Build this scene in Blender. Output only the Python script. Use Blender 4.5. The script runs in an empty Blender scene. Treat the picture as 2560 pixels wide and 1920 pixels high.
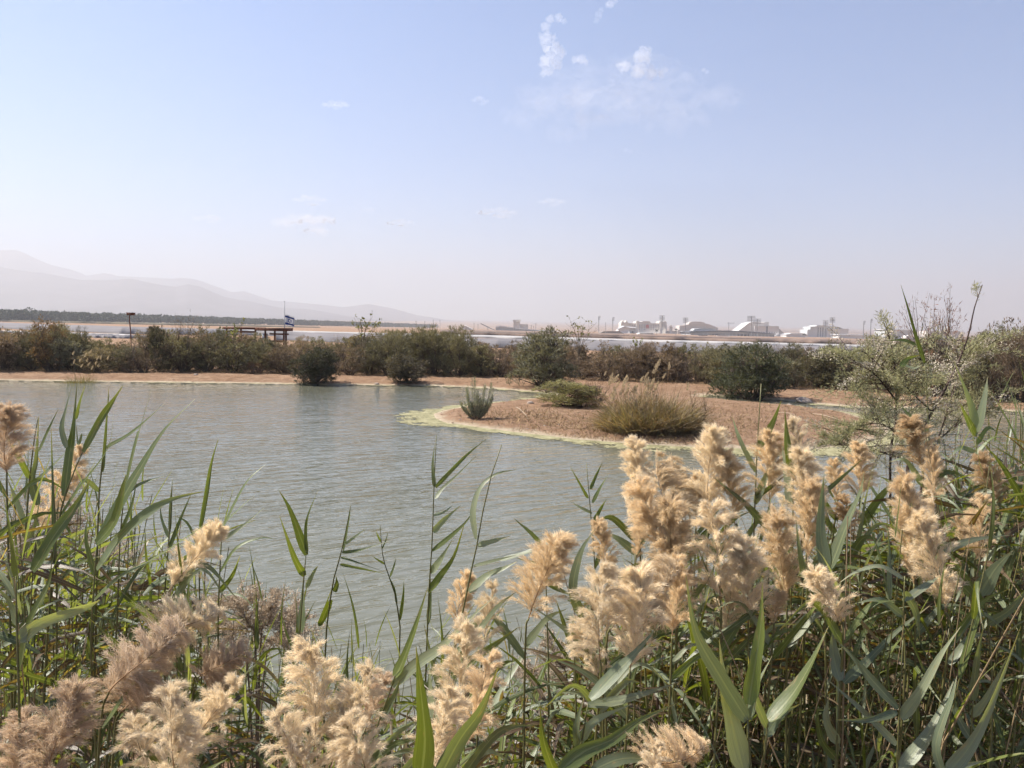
import bpy, math, random
import numpy as np
from mathutils import Vector, Matrix

# ------------------------------------------------------------------ camera, sky, sun, exposure
SC = bpy.context.scene
COL = SC.collection
R = math.radians
F_PX = 1898.0                      # focal length in photograph pixels (2560 wide)
CAM = np.array([0.0, 0.0, 4.0])    # 4 m above the pond's surface
PITCH, ROLL = R(4.19), R(1.35)
_f = np.array([0, math.cos(PITCH), -math.sin(PITCH)])
_u0 = np.array([0, math.sin(PITCH), math.cos(PITCH)])
_r0 = np.array([1.0, 0, 0])
_r = _r0 * math.cos(ROLL) + _u0 * math.sin(ROLL)
_u = _u0 * math.cos(ROLL) - _r0 * math.sin(ROLL)
cd = bpy.data.cameras.new('camera')
cam = bpy.data.objects.new('camera', cd)
COL.objects.link(cam)
cam.matrix_world = Matrix(((_r[0], _u[0], -_f[0], CAM[0]), (_r[1], _u[1], -_f[1], CAM[1]),
                           (_r[2], _u[2], -_f[2], CAM[2]), (0, 0, 0, 1)))
cd.sensor_width = 36.0
cd.lens = 36.0 * F_PX / 2560.0
cd.clip_start, cd.clip_end = 0.05, 60000.0
SC.camera = cam

SUN_EL, SUN_AZ = R(51), R(-70)     # azimuth from +Y towards +X: the sun stands ahead and to the left
world = bpy.data.worlds.new('World'); SC.world = world; world.use_nodes = True
wt = world.node_tree; wt.nodes.clear()
sky = wt.nodes.new('ShaderNodeTexSky'); sky.sky_type = 'NISHITA'; sky.sun_disc = False
sky.sun_elevation = SUN_EL; sky.sun_rotation = SUN_AZ
sky.altitude = 0; sky.air_density = 1.0; sky.dust_density = 0.0; sky.ozone_density = 10.0
bg = wt.nodes.new('ShaderNodeBackground'); bg.inputs['Strength'].default_value = 0.073
wo = wt.nodes.new('ShaderNodeOutputWorld')
wt.links.new(sky.outputs[0], bg.inputs[0]); wt.links.new(bg.outputs[0], wo.inputs[0])
sl = bpy.data.lights.new('sun', 'SUN'); sl.energy = 5.0; sl.angle = R(0.53); sl.color = (1.0, 0.95, 0.87)
sun = bpy.data.objects.new('sun', sl); COL.objects.link(sun)
_s = Vector((math.sin(SUN_AZ) * math.cos(SUN_EL), math.cos(SUN_AZ) * math.cos(SUN_EL), math.sin(SUN_EL)))
sun.rotation_euler = (-_s).to_track_quat('-Z', 'Y').to_euler()
sun.location = (-30, 20, 60)
SC.view_settings.view_transform = 'Standard'; SC.view_settings.look = 'None'
SC.view_settings.gamma = 1.0; SC.view_settings.exposure = 1.22
SC.view_settings.use_curve_mapping = False
SC.render.engine = 'CYCLES'
cy = SC.cycles
cy.use_denoising = True; cy.use_adaptive_sampling = True; cy.adaptive_threshold = 0.025
cy.max_bounces = 8; cy.diffuse_bounces = 2; cy.glossy_bounces = 2; cy.transmission_bounces = 2
cy.volume_bounces = 2; cy.transparent_max_bounces = 8; cy.sample_clamp_indirect = 4.0
cy.caustics_reflective = False; cy.caustics_refractive = False
rng = np.random.default_rng(7)
random.seed(7)

# ------------------------------------------------------------------ small tools
def ray(px, py):
    d = _f + (px - 1280.0) / F_PX * _r - (py - 960.0) / F_PX * _u
    return d
def at(px, py, depth):             # a point 'depth' metres ahead of the lens
    return CAM + ray(px, py) * depth
def on(px, py, z=0.0):             # where a sight line meets the level z
    d = ray(px, py)
    return CAM + d * ((z - CAM[2]) / d[2])
def norm(v):
    v = np.asarray(v, float)
    return v / np.maximum(np.linalg.norm(v, axis=-1, keepdims=True), 1e-9)
def dot3(a, b):
    return (a * b).sum(-1, keepdims=True)

class MB:
    """collects quads and triangles; build() links them as one mesh object"""
    def __init__(s):
        s.v, s.q, s.t, s.n = [], [], [], 0
    def add(s, v, quads=None, tris=None):
        v = np.asarray(v, float).reshape(-1, 3)
        if quads is not None and len(quads): s.q.append(np.asarray(quads, int).reshape(-1, 4) + s.n)
        if tris is not None and len(tris): s.t.append(np.asarray(tris, int).reshape(-1, 3) + s.n)
        s.v.append(v); s.n += len(v)
        return s
    def box(s, c, sz, ax=None):
        c = np.asarray(c, float); h = np.asarray(sz, float) / 2
        o = np.array([[x, y, z] for x in (-1, 1) for y in (-1, 1) for z in (-1, 1)], float) * h
        if ax is not None: o = o @ np.asarray(ax, float)
        return s.add(c + o, [[0, 1, 3, 2], [4, 6, 7, 5], [0, 4, 5, 1], [2, 3, 7, 6], [0, 2, 6, 4], [1, 5, 7, 3]])
    def tube(s, pts, rad, n=6, cap=True):
        pts = np.asarray(pts, float); m = len(pts)
        rad = np.broadcast_to(np.asarray(rad, float), (m,))
        tg = np.gradient(pts, axis=0); tg = norm(tg)
        ref = np.array([0.31, 0.95, 0.05]) if abs(tg[0][2]) > 0.8 else np.array([0.02, 0.05, 1.0])
        a = norm(np.cross(tg, ref)); b = np.cross(tg, a)
        th = np.arange(n) * 2 * math.pi / n
        ring = pts[:, None] + rad[:, None, None] * (np.cos(th)[None, :, None] * a[:, None] + np.sin(th)[None, :, None] * b[:, None])
        i = np.arange(m - 1)[:, None] * n; j = np.arange(n)[None, :]; k = (j + 1) % n
        q = np.stack([i + j, i + k, i + n + k, i + n + j], -1).reshape(-1, 4)
        s.add(ring.reshape(-1, 3), q)
        if cap and n > 2:
            base = s.n - m * n
            s.t.append(np.array([[base + (m - 1) * n, base + (m - 1) * n + x, base + (m - 1) * n + x + 1] for x in range(1, n - 1)]))
            s.t.append(np.array([[base, base + x + 1, base + x] for x in range(1, n - 1)]))
        return s
    def prism(s, poly, axis0, axis1, axis2, o, depth):
        """a flat outline (2D points in axis0, axis1 from o) given thickness along axis2"""
        poly = np.asarray(poly, float); n = len(poly)
        a0, a1, a2, o = (np.asarray(x, float) for x in (axis0, axis1, axis2, o))
        f = o + poly[:, :1] * a0 + poly[:, 1:2] * a1
        b = f + a2 * depth
        q = [[i, (i + 1) % n, n + (i + 1) % n, n + i] for i in range(n)]
        t = [[0, i + 1, i] for i in range(1, n - 1)] + [[n, n + i, n + i + 1] for i in range(1, n - 1)]
        return s.add(np.vstack([f, b]), q, t)
    def mesh(s, name, mat=None, smooth=False):
        me = bpy.data.meshes.new(name)
        v = np.vstack(s.v) if s.v else np.zeros((0, 3))
        q = np.vstack(s.q) if s.q else np.zeros((0, 4), int)
        t = np.vstack(s.t) if s.t else np.zeros((0, 3), int)
        loops = np.concatenate([q.ravel(), t.ravel()])
        starts = np.concatenate([np.arange(len(q)) * 4, len(q) * 4 + np.arange(len(t)) * 3])
        me.vertices.add(len(v)); me.vertices.foreach_set('co', v.ravel())
        me.loops.add(len(loops)); me.loops.foreach_set('vertex_index', loops)
        me.polygons.add(len(starts)); me.polygons.foreach_set('loop_start', starts)
        me.update(calc_edges=True)
        if smooth: me.polygons.foreach_set('use_smooth', np.ones(len(starts), bool))
        if mat is not None: me.materials.append(mat)
        return me
    def build(s, name, mat, parent=None, smooth=False):
        return link(name, s.mesh(name, mat, smooth), parent)

def link(name, me, parent=None, mw=None, color=None):
    o = bpy.data.objects.new(name, me); COL.objects.link(o)
    if parent is not None: o.parent = parent
    if mw is not None: o.matrix_local = mw
    if color is not None: o.color = (*color, 1)
    return o
def blade_attr(me, rows):
    """marks every ribbon's vertices: how far across the blade (-1..1) and how far along it (0..1)"""
    n = len(me.vertices); k = np.arange(n)
    v = np.zeros((n, 3), np.float32); v[:, 0] = k % 3 - 1; v[:, 1] = (k // 3) % rows / (rows - 1); v[:, 2] = (k // (3 * rows)) % 97 / 97
    a = me.attributes.new('blade', 'FLOAT_VECTOR', 'POINT'); a.data.foreach_set('vector', v.ravel())
    return me
def empty(name, loc, rz=0.0):
    o = bpy.data.objects.new(name, None); COL.objects.link(o)
    o.location = loc; o.rotation_euler = (0, 0, rz); o.empty_display_size = 0.1
    return o
def tag(o, label=None, cat=None, group=None, kind=None):
    if label: o['label'] = label
    if cat: o['category'] = cat
    if group: o['group'] = group
    if kind: o['kind'] = kind
    return o
def copy_tree(o, parent=None):
    c = o.copy(); COL.objects.link(c); c.parent = parent
    for ch in list(o.children): copy_tree(ch, c)
    return c

def ordinal(n):
    w = 'first second third fourth fifth sixth seventh eighth ninth tenth eleventh twelfth thirteenth fourteenth fifteenth sixteenth seventeenth eighteenth nineteenth'.split()
    tens = {20: 'twent', 30: 'thirt', 40: 'fort', 50: 'fift', 60: 'sixt', 70: 'sevent', 80: 'eight', 90: 'ninet'}
    if n < 20: return w[n - 1]
    t, u = n // 10 * 10, n % 10
    return tens[t] + 'ieth' if u == 0 else tens[t] + 'y-' + w[u - 1]
# ------------------------------------------------------------------ materials
class NT:
    def __init__(s, name):
        s.m = bpy.data.materials.new(name); s.m.use_nodes = True
        s.t = s.m.node_tree; s.t.nodes.clear()
        s.out = s.t.nodes.new('ShaderNodeOutputMaterial')
    def n(s, kind, **kw):
        nd = s.t.nodes.new('ShaderNode' + kind)
        for k, v in kw.items():
            if hasattr(nd, k): setattr(nd, k, v)
        return nd
    def l(s, a, b): s.t.links.new(a, b)
    def val(s, sock, v):
        if hasattr(v, 'links') or hasattr(v, 'is_linked'): s.l(v, sock)
        else: sock.default_value = v
    def coord(s, kind='Object', scale=None, rot=None):
        tc = s.n('TexCoord'); o = tc.outputs[kind]
        if scale is not None or rot is not None:
            mp = s.n('Mapping'); s.l(o, mp.inputs['Vector'])
            if scale is not None: mp.inputs['Scale'].default_value = scale
            if rot is not None: mp.inputs['Rotation'].default_value = rot
            o = mp.outputs[0]
        return o
    def pos(s, scale=None, rot=None):
        o = s.n('NewGeometry').outputs['Position']
        for key, v in (('Rotation', rot), ('Scale', scale)):      # turned first, then stretched
            if v is not None:
                mp = s.n('Mapping'); s.l(o, mp.inputs['Vector']); mp.inputs[key].default_value = v; o = mp.outputs[0]
        return o
    def noise(s, vec, scale, detail=4, rough=0.55, dist=0.0):
        nd = s.n('TexNoise'); s.l(vec, nd.inputs['Vector'])
        nd.inputs['Scale'].default_value = scale; nd.inputs['Detail'].default_value = detail
        nd.inputs['Roughness'].default_value = rough; nd.inputs['Distortion'].default_value = dist
        return nd.outputs['Fac']
    def ramp(s, fac, stops, interp='LINEAR'):
        nd = s.n('ValToRGB'); s.l(fac, nd.inputs[0]); cr = nd.color_ramp; cr.interpolation = interp
        while len(cr.elements) > 1: cr.elements.remove(cr.elements[0])
        for i, (p, c) in enumerate(stops):
            e = cr.elements[0] if i == 0 else cr.elements.new(p)
            e.position = p; e.color = (*c, 1) if len(c) == 3 else c
        return nd.outputs[0]
    def mix(s, fac, a, b, blend='MIX'):
        nd = s.n('Mix', data_type='RGBA', blend_type=blend)
        s.val(nd.inputs[0], fac)
        for sock, v in ((nd.inputs[6], a), (nd.inputs[7], b)):
            if isinstance(v, (tuple, list)): sock.default_value = (*v, 1) if len(v) == 3 else v
            else: s.l(v, sock)
        return nd.outputs[2]
    def math(s, op, a, b=None, clamp=False):
        nd = s.n('Math', operation=op, use_clamp=clamp)
        s.val(nd.inputs[0], a)
        if b is not None: s.val(nd.inputs[1], b)
        return nd.outputs[0]
    def bump(s, h, strength=0.5, dist=0.02):
        nd = s.n('Bump'); nd.inputs['Strength'].default_value = strength; nd.inputs['Distance'].default_value = dist
        s.l(h, nd.inputs['Height']); return nd.outputs[0]
    def bsdf(s, color, rough=0.8, spec=0.3, metal=0.0, normal=None, **kw):
        b = s.n('BsdfPrincipled')
        if isinstance(color, (tuple, list)): b.inputs['Base Color'].default_value = (*color, 1)
        else: s.l(color, b.inputs['Base Color'])
        s.val(b.inputs['Roughness'], rough)
        b.inputs['Specular IOR Level'].default_value = spec; b.inputs['Metallic'].default_value = metal
        if normal is not None: s.l(normal, b.inputs['Normal'])
        for k, v in kw.items(): b.inputs[k].default_value = v
        return b.outputs[0]
    def done(s, shader):
        s.l(shader, s.out.inputs['Surface']); return s.m

ALB = 0.78      # one scale for every reflectance, set against the exposure above
def plain(name, c, rough=0.8, var=0.15, scale=3.0, spec=0.3, metal=0.0):
    t = NT(name)
    c = tuple(ALB * x for x in c)
    f = t.noise(t.pos(), scale, 5)
    a = tuple(x * (1 - var) for x in c); b = tuple(min(1, x * (1 + var)) for x in c)
    return t.done(t.bsdf(t.ramp(f, [(0.3, a), (0.7, b)]), rough, spec, metal))

def leafy(name, c, tr, fac=0.35, rough=0.5, spec=0.35, hue_var=0.25, use_obj=False, scale=9.0, random_isl=True):
    """foliage: light is partly reflected, partly let through"""
    t = NT(name)
    if use_obj:
        base = t.mix(1.0, t.n('ObjectInfo').outputs['Color'], (ALB,) * 3, 'MULTIPLY')
        trc = t.mix(1.0, base, tr, 'MULTIPLY')
    else:
        base, trc = None, None
        c, tr = tuple(ALB * x for x in c), tuple(ALB * x for x in tr)
    rnd = t.n('NewGeometry').outputs['Random Per Island'] if random_isl else t.n('ObjectInfo').outputs['Random']
    v = t.math('MULTIPLY_ADD', rnd, hue_var * 2); t.t.nodes[-1].inputs[2].default_value = 1 - hue_var
    vv = t.n('CombineColor');
    for i in range(3): t.l(v, vv.inputs[i])
    col = t.mix(1.0, base if base is not None else c, vv.outputs[0], 'MULTIPLY')
    tcol = t.mix(1.0, trc if trc is not None else tr, vv.outputs[0], 'MULTIPLY')
    b = t.bsdf(col, rough, spec)
    tl = t.n('BsdfTranslucent'); t.l(tcol, tl.inputs['Color'])
    mx = t.n('MixShader'); mx.inputs[0].default_value = fac
    t.l(b, mx.inputs[1]); t.l(tl.outputs[0], mx.inputs[2])
    return t.done(mx.outputs[0])

def blade_material():
    """reed blade: parallel veins, a pale midrib, tips and spots gone yellow; glaucous sheen, green light let through"""
    t = NT('reed_blades')
    at_ = t.n('Attribute', attribute_name='blade'); xyz = t.n('SeparateXYZ'); t.l(at_.outputs['Vector'], xyz.inputs[0])
    x, y, z = xyz.outputs
    base = t.mix(1.0, t.n('ObjectInfo').outputs['Color'], (ALB,) * 3, 'MULTIPLY'); rnd = t.n('ObjectInfo').outputs['Random']
    w = t.n('CombineXYZ'); t.l(t.math('MULTIPLY', x, 9.0), w.inputs[0]); t.l(t.math('MULTIPLY', y, 1.6), w.inputs[1]); t.l(t.math('ADD', t.math('MULTIPLY', rnd, 50.0), t.math('MULTIPLY', z, 31.0)), w.inputs[2])
    vein = t.noise(w.outputs[0], 1.3, 4, 0.6)
    c2 = t.n('CombineXYZ'); t.l(t.math('MULTIPLY', x, 1.4), c2.inputs[0]); t.l(t.math('MULTIPLY', y, 5.0), c2.inputs[1]); t.l(t.math('ADD', t.math('MULTIPLY', rnd, 90.0), t.math('MULTIPLY', z, 57.0)), c2.inputs[2])
    blot = t.noise(c2.outputs[0], 1.2, 5, 0.65)
    shade = t.ramp(vein, [(0.25, (0.72,) * 3), (0.75, (1.25,) * 3)])
    col = t.mix(1.0, base, shade, 'MULTIPLY')
    rib = t.math('LESS_THAN', t.math('ABSOLUTE', x), 0.10)
    col = t.mix(t.math('MULTIPLY', rib, 0.35), col, (0.40, 0.43, 0.22))
    dry = t.ramp(t.math('ADD', blot, t.math('MULTIPLY', t.math('POWER', y, 5.0), 0.22)), [(0.60, (0, 0, 0)), (0.74, (1, 1, 1))])
    col = t.mix(t.math('MULTIPLY', dry, 0.75), col, (0.36, 0.27, 0.13))
    tr = t.mix(1.0, col, (1.55, 1.5, 0.38), 'MULTIPLY')
    rough = t.math('ADD', t.math('MULTIPLY', vein, 0.25), 0.27)
    b = t.bsdf(col, rough, 0.6, normal=t.bump(vein, 0.35, 0.002))
    tl = t.n('BsdfTranslucent'); t.l(tr, tl.inputs['Color'])
    mx = t.n('MixShader'); mx.inputs[0].default_value = 0.42
    t.l(b, mx.inputs[1]); t.l(tl.outputs[0], mx.inputs[2])
    return t.done(mx.outputs[0])
# ------------------------------------------------------------------ the lie of the land
def poly_px(pts): return np.array([on(x, y)[:2] for x, y in pts])
FAR_SHORE = [(-900, 938), (-300, 947), (0, 951), (300, 955), (640, 959), (850, 962), (1100, 965), (1230, 971), (1300, 977), (1392, 984),
             (1385, 990), (1345, 995), (1290, 1001), (1220, 1009), (1150, 1018), (1105, 1027), (1082, 1036), (1084, 1046), (1115, 1058), (1180, 1067),
             (1300, 1083), (1450, 1100), (1600, 1112), (1750, 1119), (1900, 1124), (2050, 1122), (2150, 1110), (2215, 1092), (2225, 1070),
             (2180, 1052), (2120, 1033), (2020, 1021), (1900, 1009), (1800, 1001), (1740, 993), (1765, 988), (1850, 993), (1960, 1001),
             (2010, 1008), (2140, 1018), (2300, 1021), (2450, 1022), (2560, 1030), (2800, 1040), (3300, 1050)]
NEAR_SHORE = [(60, 14.0), (30, 10.6), (14, 8.2), (8, 7.6), (5, 7.4), (2.4, 7.0), (0.6, 6.6), (-1.2, 6.7), (-3.2, 7.3), (-6, 7.9), (-14, 8.6), (-34, 9.5), (-80, 12)]
_fs = poly_px(FAR_SHORE)
POND = np.vstack([_fs, np.array(NEAR_SHORE)])

def inside(P, poly):
    x, y = P[:, 0], P[:, 1]; r = np.zeros(len(P), bool)
    x0, y0 = poly[:, 0], poly[:, 1]; x1, y1 = np.roll(x0, -1), np.roll(y0, -1)
    for a, b, c, d in zip(x0, y0, x1, y1):
        if b == d: continue
        r ^= ((b > y) != (d > y)) & (x < (c - a) * (y - b) / (d - b) + a)
    return r
def seg_dist(P, poly, closed=True):
    best = np.full(len(P), 1e9)
    n = len(poly)
    for i in range(n if closed else n - 1):
        a, b = poly[i], poly[(i + 1) % n]
        ab = b - a; t = np.clip(((P - a) @ ab) / max(ab @ ab, 1e-9), 0, 1)
        best = np.minimum(best, np.hypot(P[:, 0] - a[0] - t * ab[0], P[:, 1] - a[1] - t * ab[1]))
    return best
def vnoise(P, scale, seed=0):
    """smooth value noise on the plane"""
    q = P / scale; i = np.floor(q).astype(int); f = q - i; f = f * f * (3 - 2 * f)
    def h(ix, iy):
        n = (ix * 374761393 + iy * 668265263 + seed * 1442695041) & 0x7fffffff
        n = ((n ^ (n >> 13)) * 1274126177) & 0x7fffffff
        return ((n ^ (n >> 16)) & 0xffff) / 65535.0
    a, b = h(i[:, 0], i[:, 1]), h(i[:, 0] + 1, i[:, 1])
    c, d = h(i[:, 0], i[:, 1] + 1), h(i[:, 0] + 1, i[:, 1] + 1)
    return (a * (1 - f[:, 0]) + b * f[:, 0]) * (1 - f[:, 1]) + (c * (1 - f[:, 0]) + d * f[:, 0]) * f[:, 1]
def fbm(P, scale, seed=0, octs=4):
    s, a, r = 0.0, 1.0, np.zeros(len(P))
    for k in range(octs):
        r += a * (vnoise(P, scale / 2 ** k, seed + k * 17) - 0.5); s += a; a *= 0.5
    return r / s
def sstep(x, a, b):
    t = np.clip((x - a) / (b - a), 0, 1); return t * t * (3 - 2 * t)
def land(P):
    """height of the ground and distance to the pond's edge (positive on land)"""
    P = np.asarray(P, float).reshape(-1, 2)
    d = seg_dist(P, POND); ins = inside(P, POND)
    sd = np.where(ins, -d, d)
    sd = sd + 0.22 * fbm(P, 1.1, 3) * sstep(np.hypot(P[:, 0], P[:, 1]), 9, 16)
    near = 1 - sstep(P[:, 1] - 0.1 * np.abs(P[:, 0]), 10, 13)
    zin = -0.7 * sstep(-sd, 0, 2.0) - 0.02 * (sd < 0)
    z_near = np.minimum(2.42, 0.06 + 0.40 * sd + 0.05 * np.sin(P[:, 0]) * sstep(sd, 0, 1)) + 0.10 * fbm(P, 0.6, 5)
    rise = 0.03 * sstep(sd, 0, 0.12) + 0.16 * sstep(sd, 0.1, 1.2) + 0.12 * sstep(sd, 1.0, 4.0)
    z_far = rise + (0.10 * fbm(P, 0.9, 9) + 0.05 * fbm(P, 0.25, 10)) * sstep(sd, 0.1, 1.0)
    far = np.hypot(P[:, 0], P[:, 1])
    z_far = z_far - 0.75 * sstep(far, 66, 105)
    z = np.where(sd < 0, zin, z_near * near + z_far * (1 - near))
    z = np.where(far > 3200, z + (far - 3200) * 0.012, z)
    return z, sd
def ground_z(x, y): return float(land([[x, y]])[0][0])

def make_ground():
    ang = np.concatenate([np.linspace(-180, -62, 40, endpoint=False), np.linspace(-62, -39, 24, endpoint=False),
                          np.linspace(-39, 39, 520, endpoint=False), np.linspace(39, 62, 24, endpoint=False), np.linspace(62, 180, 40, endpoint=False)])
    drop = np.concatenate([np.linspace(1900, 700, 60, endpoint=False), np.linspace(700, 300, 110, endpoint=False), np.linspace(300, 120, 170, endpoint=False), np.linspace(120, 20, 60, endpoint=False),
                           np.geomspace(20, 0.42, 36)])
    rad = np.concatenate([[0.6, 1.2, 1.9, 2.7, 3.4], 4.0 * F_PX / drop])
    A, Rr = np.meshgrid(R(1) * ang, rad)
    P = np.stack([(Rr * np.sin(A)).ravel(), (Rr * np.cos(A)).ravel()], -1)
    z, sd = land(P)
    n, m = len(ang), len(rad)
    i = np.arange(m - 1)[:, None] * n; j = np.arange(n)[None, :]; k = (j + 1) % n
    q = np.stack([i + j, i + k, i + n + k, i + n + j], -1).reshape(-1, 4)[:, ::-1]
    mb = MB(); mb.add(np.column_stack([P, z]), q)
    c = mb.n; mb.add([[0, 0, 2.4]], tris=None)
    mb.t.append(np.array([[c, (x + 1) % n, x] for x in range(n)]))
    me = mb.mesh('ground', ground_mat(), True)
    at_ = me.attributes.new('shore', 'FLOAT', 'POINT')
    at_.data.foreach_set('value', np.append(sd, 9.0).astype(np.float32))
    o = link('ground', me); tag(o, 'reddish brown dry earth of the banks and the flats beyond', None, kind='structure')
    return o

def ground_mat():
    t = NT('earth')
    p = t.pos()
    big = t.noise(p, 0.35, 6, 0.6); mid = t.noise(p, 1.7, 8, 0.7); fine = t.noise(p, 11.0, 6, 0.75)
    soil = t.ramp(mid, [(0.34, (0.17, 0.092, 0.056)), (0.5, (0.34, 0.205, 0.128)), (0.64, (0.52, 0.36, 0.25))])
    pale = t.ramp(big, [(0.35, (0.45, 0.30, 0.21)), (0.7, (0.32, 0.185, 0.11))])
    col = t.mix(0.4, soil, pale)
    col = t.mix(t.math('MULTIPLY', fine, 0.55), col, (0.15, 0.09, 0.06))
    # salt crust along the waterline, ragged
    at_ = t.n('Attribute', attribute_name='shore')
    w = t.math('ADD', at_.outputs['Fac'], t.math('MULTIPLY', t.math('SUBTRACT', mid, 0.5), 1.5))
    salt = t.ramp(w, [(0.0, (1, 1, 1)), (0.25, (0.8, 0.8, 0.8)), (0.40, (0.35, 0.35, 0.35)), (0.62, (0, 0, 0))])
    near = t.n('SeparateXYZ'); t.l(p, near.inputs[0])
    salt = t.math('MULTIPLY', salt, t.math('GREATER_THAN', near.outputs[1], 14.0))
    col = t.mix(t.math('MULTIPLY', salt, 0.85), col, t.ramp(fine, [(0.3, (0.46, 0.36, 0.27)), (0.7, (0.72, 0.63, 0.50))]))
    col = t.mix(1.0, col, (ALB * 1.08, ALB * 1.06, ALB * 0.97), 'MULTIPLY')
    h = t.math('ADD', t.math('MULTIPLY', fine, 0.4), mid)
    return t.done(t.bsdf(col, 0.95, 0.15, normal=t.bump(h, 1.0, 0.22)))
make_ground()

# ------------------------------------------------------------------ water
def water_mat(name, body, s1=1.0, bump=1.0, rough=0.04, spec=0.5):
    t = NT(name)
    p = t.pos()
    a = t.noise(t.pos((0.75, 2.6, 1), (0, 0, R(-32))), 1.25 * s1, 2, 0.5, 0.5)
    b = t.noise(t.pos((1.0, 2.2, 1), (0, 0, R(-18))), 4.0 * s1, 2, 0.5, 0.4)
    c = t.noise(t.pos((0.35, 1.0, 1), (0, 0, R(-35))), 0.35 * s1, 3, 0.5)
    g = t.ramp(c, [(0.3, (0.45,) * 3), (0.65, (1, 1, 1))])
    h = t.math('ADD', t.math('MULTIPLY', a, 1.0), t.math('MULTIPLY', b, 0.17))
    h = t.math('MULTIPLY', h, g)
    depth = t.noise(p, 0.08, 4)
    col = t.mix(depth, body, tuple(x * 0.8 for x in body))
    return t.done(t.bsdf(col, rough, spec, normal=t.bump(h, 1.0, 0.11 * bump), IOR=1.333))
pond_m = water_mat('pond_water', (0.138, 0.137, 0.098))
far = np.array(_fs)
mb = MB()
xs = np.linspace(-120, 120, 25); ys = np.linspace(4, 66, 14)
X, Y = np.meshgrid(xs, ys)
i = np.arange(13)[:, None] * 25; j = np.arange(24)[None, :]
mb.add(np.column_stack([X.ravel(), Y.ravel(), np.zeros(X.size)]), np.stack([i + j, i + j + 1, i + 26 + j, i + 25 + j], -1).reshape(-1, 4))
tag(mb.build('pond_water', pond_m), 'grey green rippled water of the pond', None, kind='structure')

# ------------------------------------------------------------------ mountains far across the flats
def make_mountain(name, label, dist, prof, mat, seed, depth):
    """prof: skyline as (photograph x, y); the slope rises from the plain to it in folds"""
    prof = np.array(prof, float)
    px = np.linspace(prof[0, 0], prof[-1, 0], 420)
    py = np.interp(px, prof[:, 0], prof[:, 1])
    top = np.array([at(x, y, dist) for x, y in zip(px, py)])
    d2 = norm(np.column_stack([top[:, :2] - CAM[:2], np.zeros(len(top))]))
    rows = 60
    mb = MB(); V = []
    for k in range(rows):
        u = k / (rows - 1)
        P = top[:, :2] - d2[:, :2] * depth * (1 - u)
        base = 100.0
        e = u ** 1.15
        rough = fbm(P, 1500, seed, 6)
        z = -20 + (top[:, 2] + 20) * np.clip(e + (1.0 - u) * u * 1.2 * rough, 0, None)
        if k == rows - 1: z = top[:, 2] + 26 * fbm(P, 420, seed + 5, 5)
        V.append(np.column_stack([P, z]))
    for k in range(8):
        P = top[:, :2] + d2[:, :2] * depth * 0.4 * (k + 1) / 8
        V.append(np.column_stack([P, V[rows - 1][:, 2] * (1 - (k + 1) / 8) - 20]))
    V = np.vstack(V); n = len(px); m = rows + 8
    i = np.arange(m - 1)[:, None] * n; j = np.arange(n - 1)[None, :]
    mb.add(V, np.stack([i + j, i + j + 1, i + n + j + 1, i + n + j], -1).reshape(-1, 4))
    o = mb.build(name, mat, smooth=False); tag(o, label, None, kind='structure'); return o
rock_m = plain('mountain_rock', (0.115, 0.105, 0.115), 0.95, 0.3, 0.004)
make_mountain('mountain_range', 'high hazy mountain ridge falling towards the middle of the horizon', 9500,
              [(-500, 640), (-250, 640), (-120, 622), (-60, 632), (0, 627), (40, 626), (60, 632), (90, 646), (130, 662), (170, 672), (205, 684), (215, 689), (260, 682), (300, 690), (345, 692), (395, 694),
               (430, 697), (450, 695), (490, 699), (540, 716), (580, 730), (610, 727), (640, 737), (680, 752), (740, 757), (800, 762), (860, 767), (920, 760), (985, 772), (1040, 787), (1120, 800), (1200, 808), (1300, 812), (1500, 818)],
              rock_m, 11, 3000)
make_mountain('mountain_foothill', 'lower hazy foothill in front of the mountain ridge', 6600,
              [(-500, 690), (-200, 680), (-60, 668), (0, 668), (40, 676), (120, 684), (200, 698), (270, 700), (330, 697), (400, 712), (440, 718), (470, 710), (500, 716), (560, 742), (620, 752), (700, 768), (760, 772), (860, 790), (960, 800), (1100, 812), (1300, 818)],
              rock_m, 31, 2200)

# ------------------------------------------------------------------ haze
def make_haze():
    mb = MB(); mb.box((0, 7500, 520), (34000, 17000, 1060))
    m = bpy.data.materials.new('hazy_air'); m.use_nodes = True; t = m.node_tree; t.nodes.clear()
    out = t.nodes.new('ShaderNodeOutputMaterial'); v = t.nodes.new('ShaderNodeVolumePrincipled')
    v.inputs['Color'].default_value = (0.605, 0.61, 0.64, 1); v.inputs['Density'].default_value = 0.0002
    v.inputs['Anisotropy'].default_value = 0.27
    t.links.new(v.outputs[0], out.inputs['Volume'])
    o = mb.build('haze', m); tag(o, 'pale dusty haze over the flats', None, kind='stuff')
make_haze()
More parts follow.
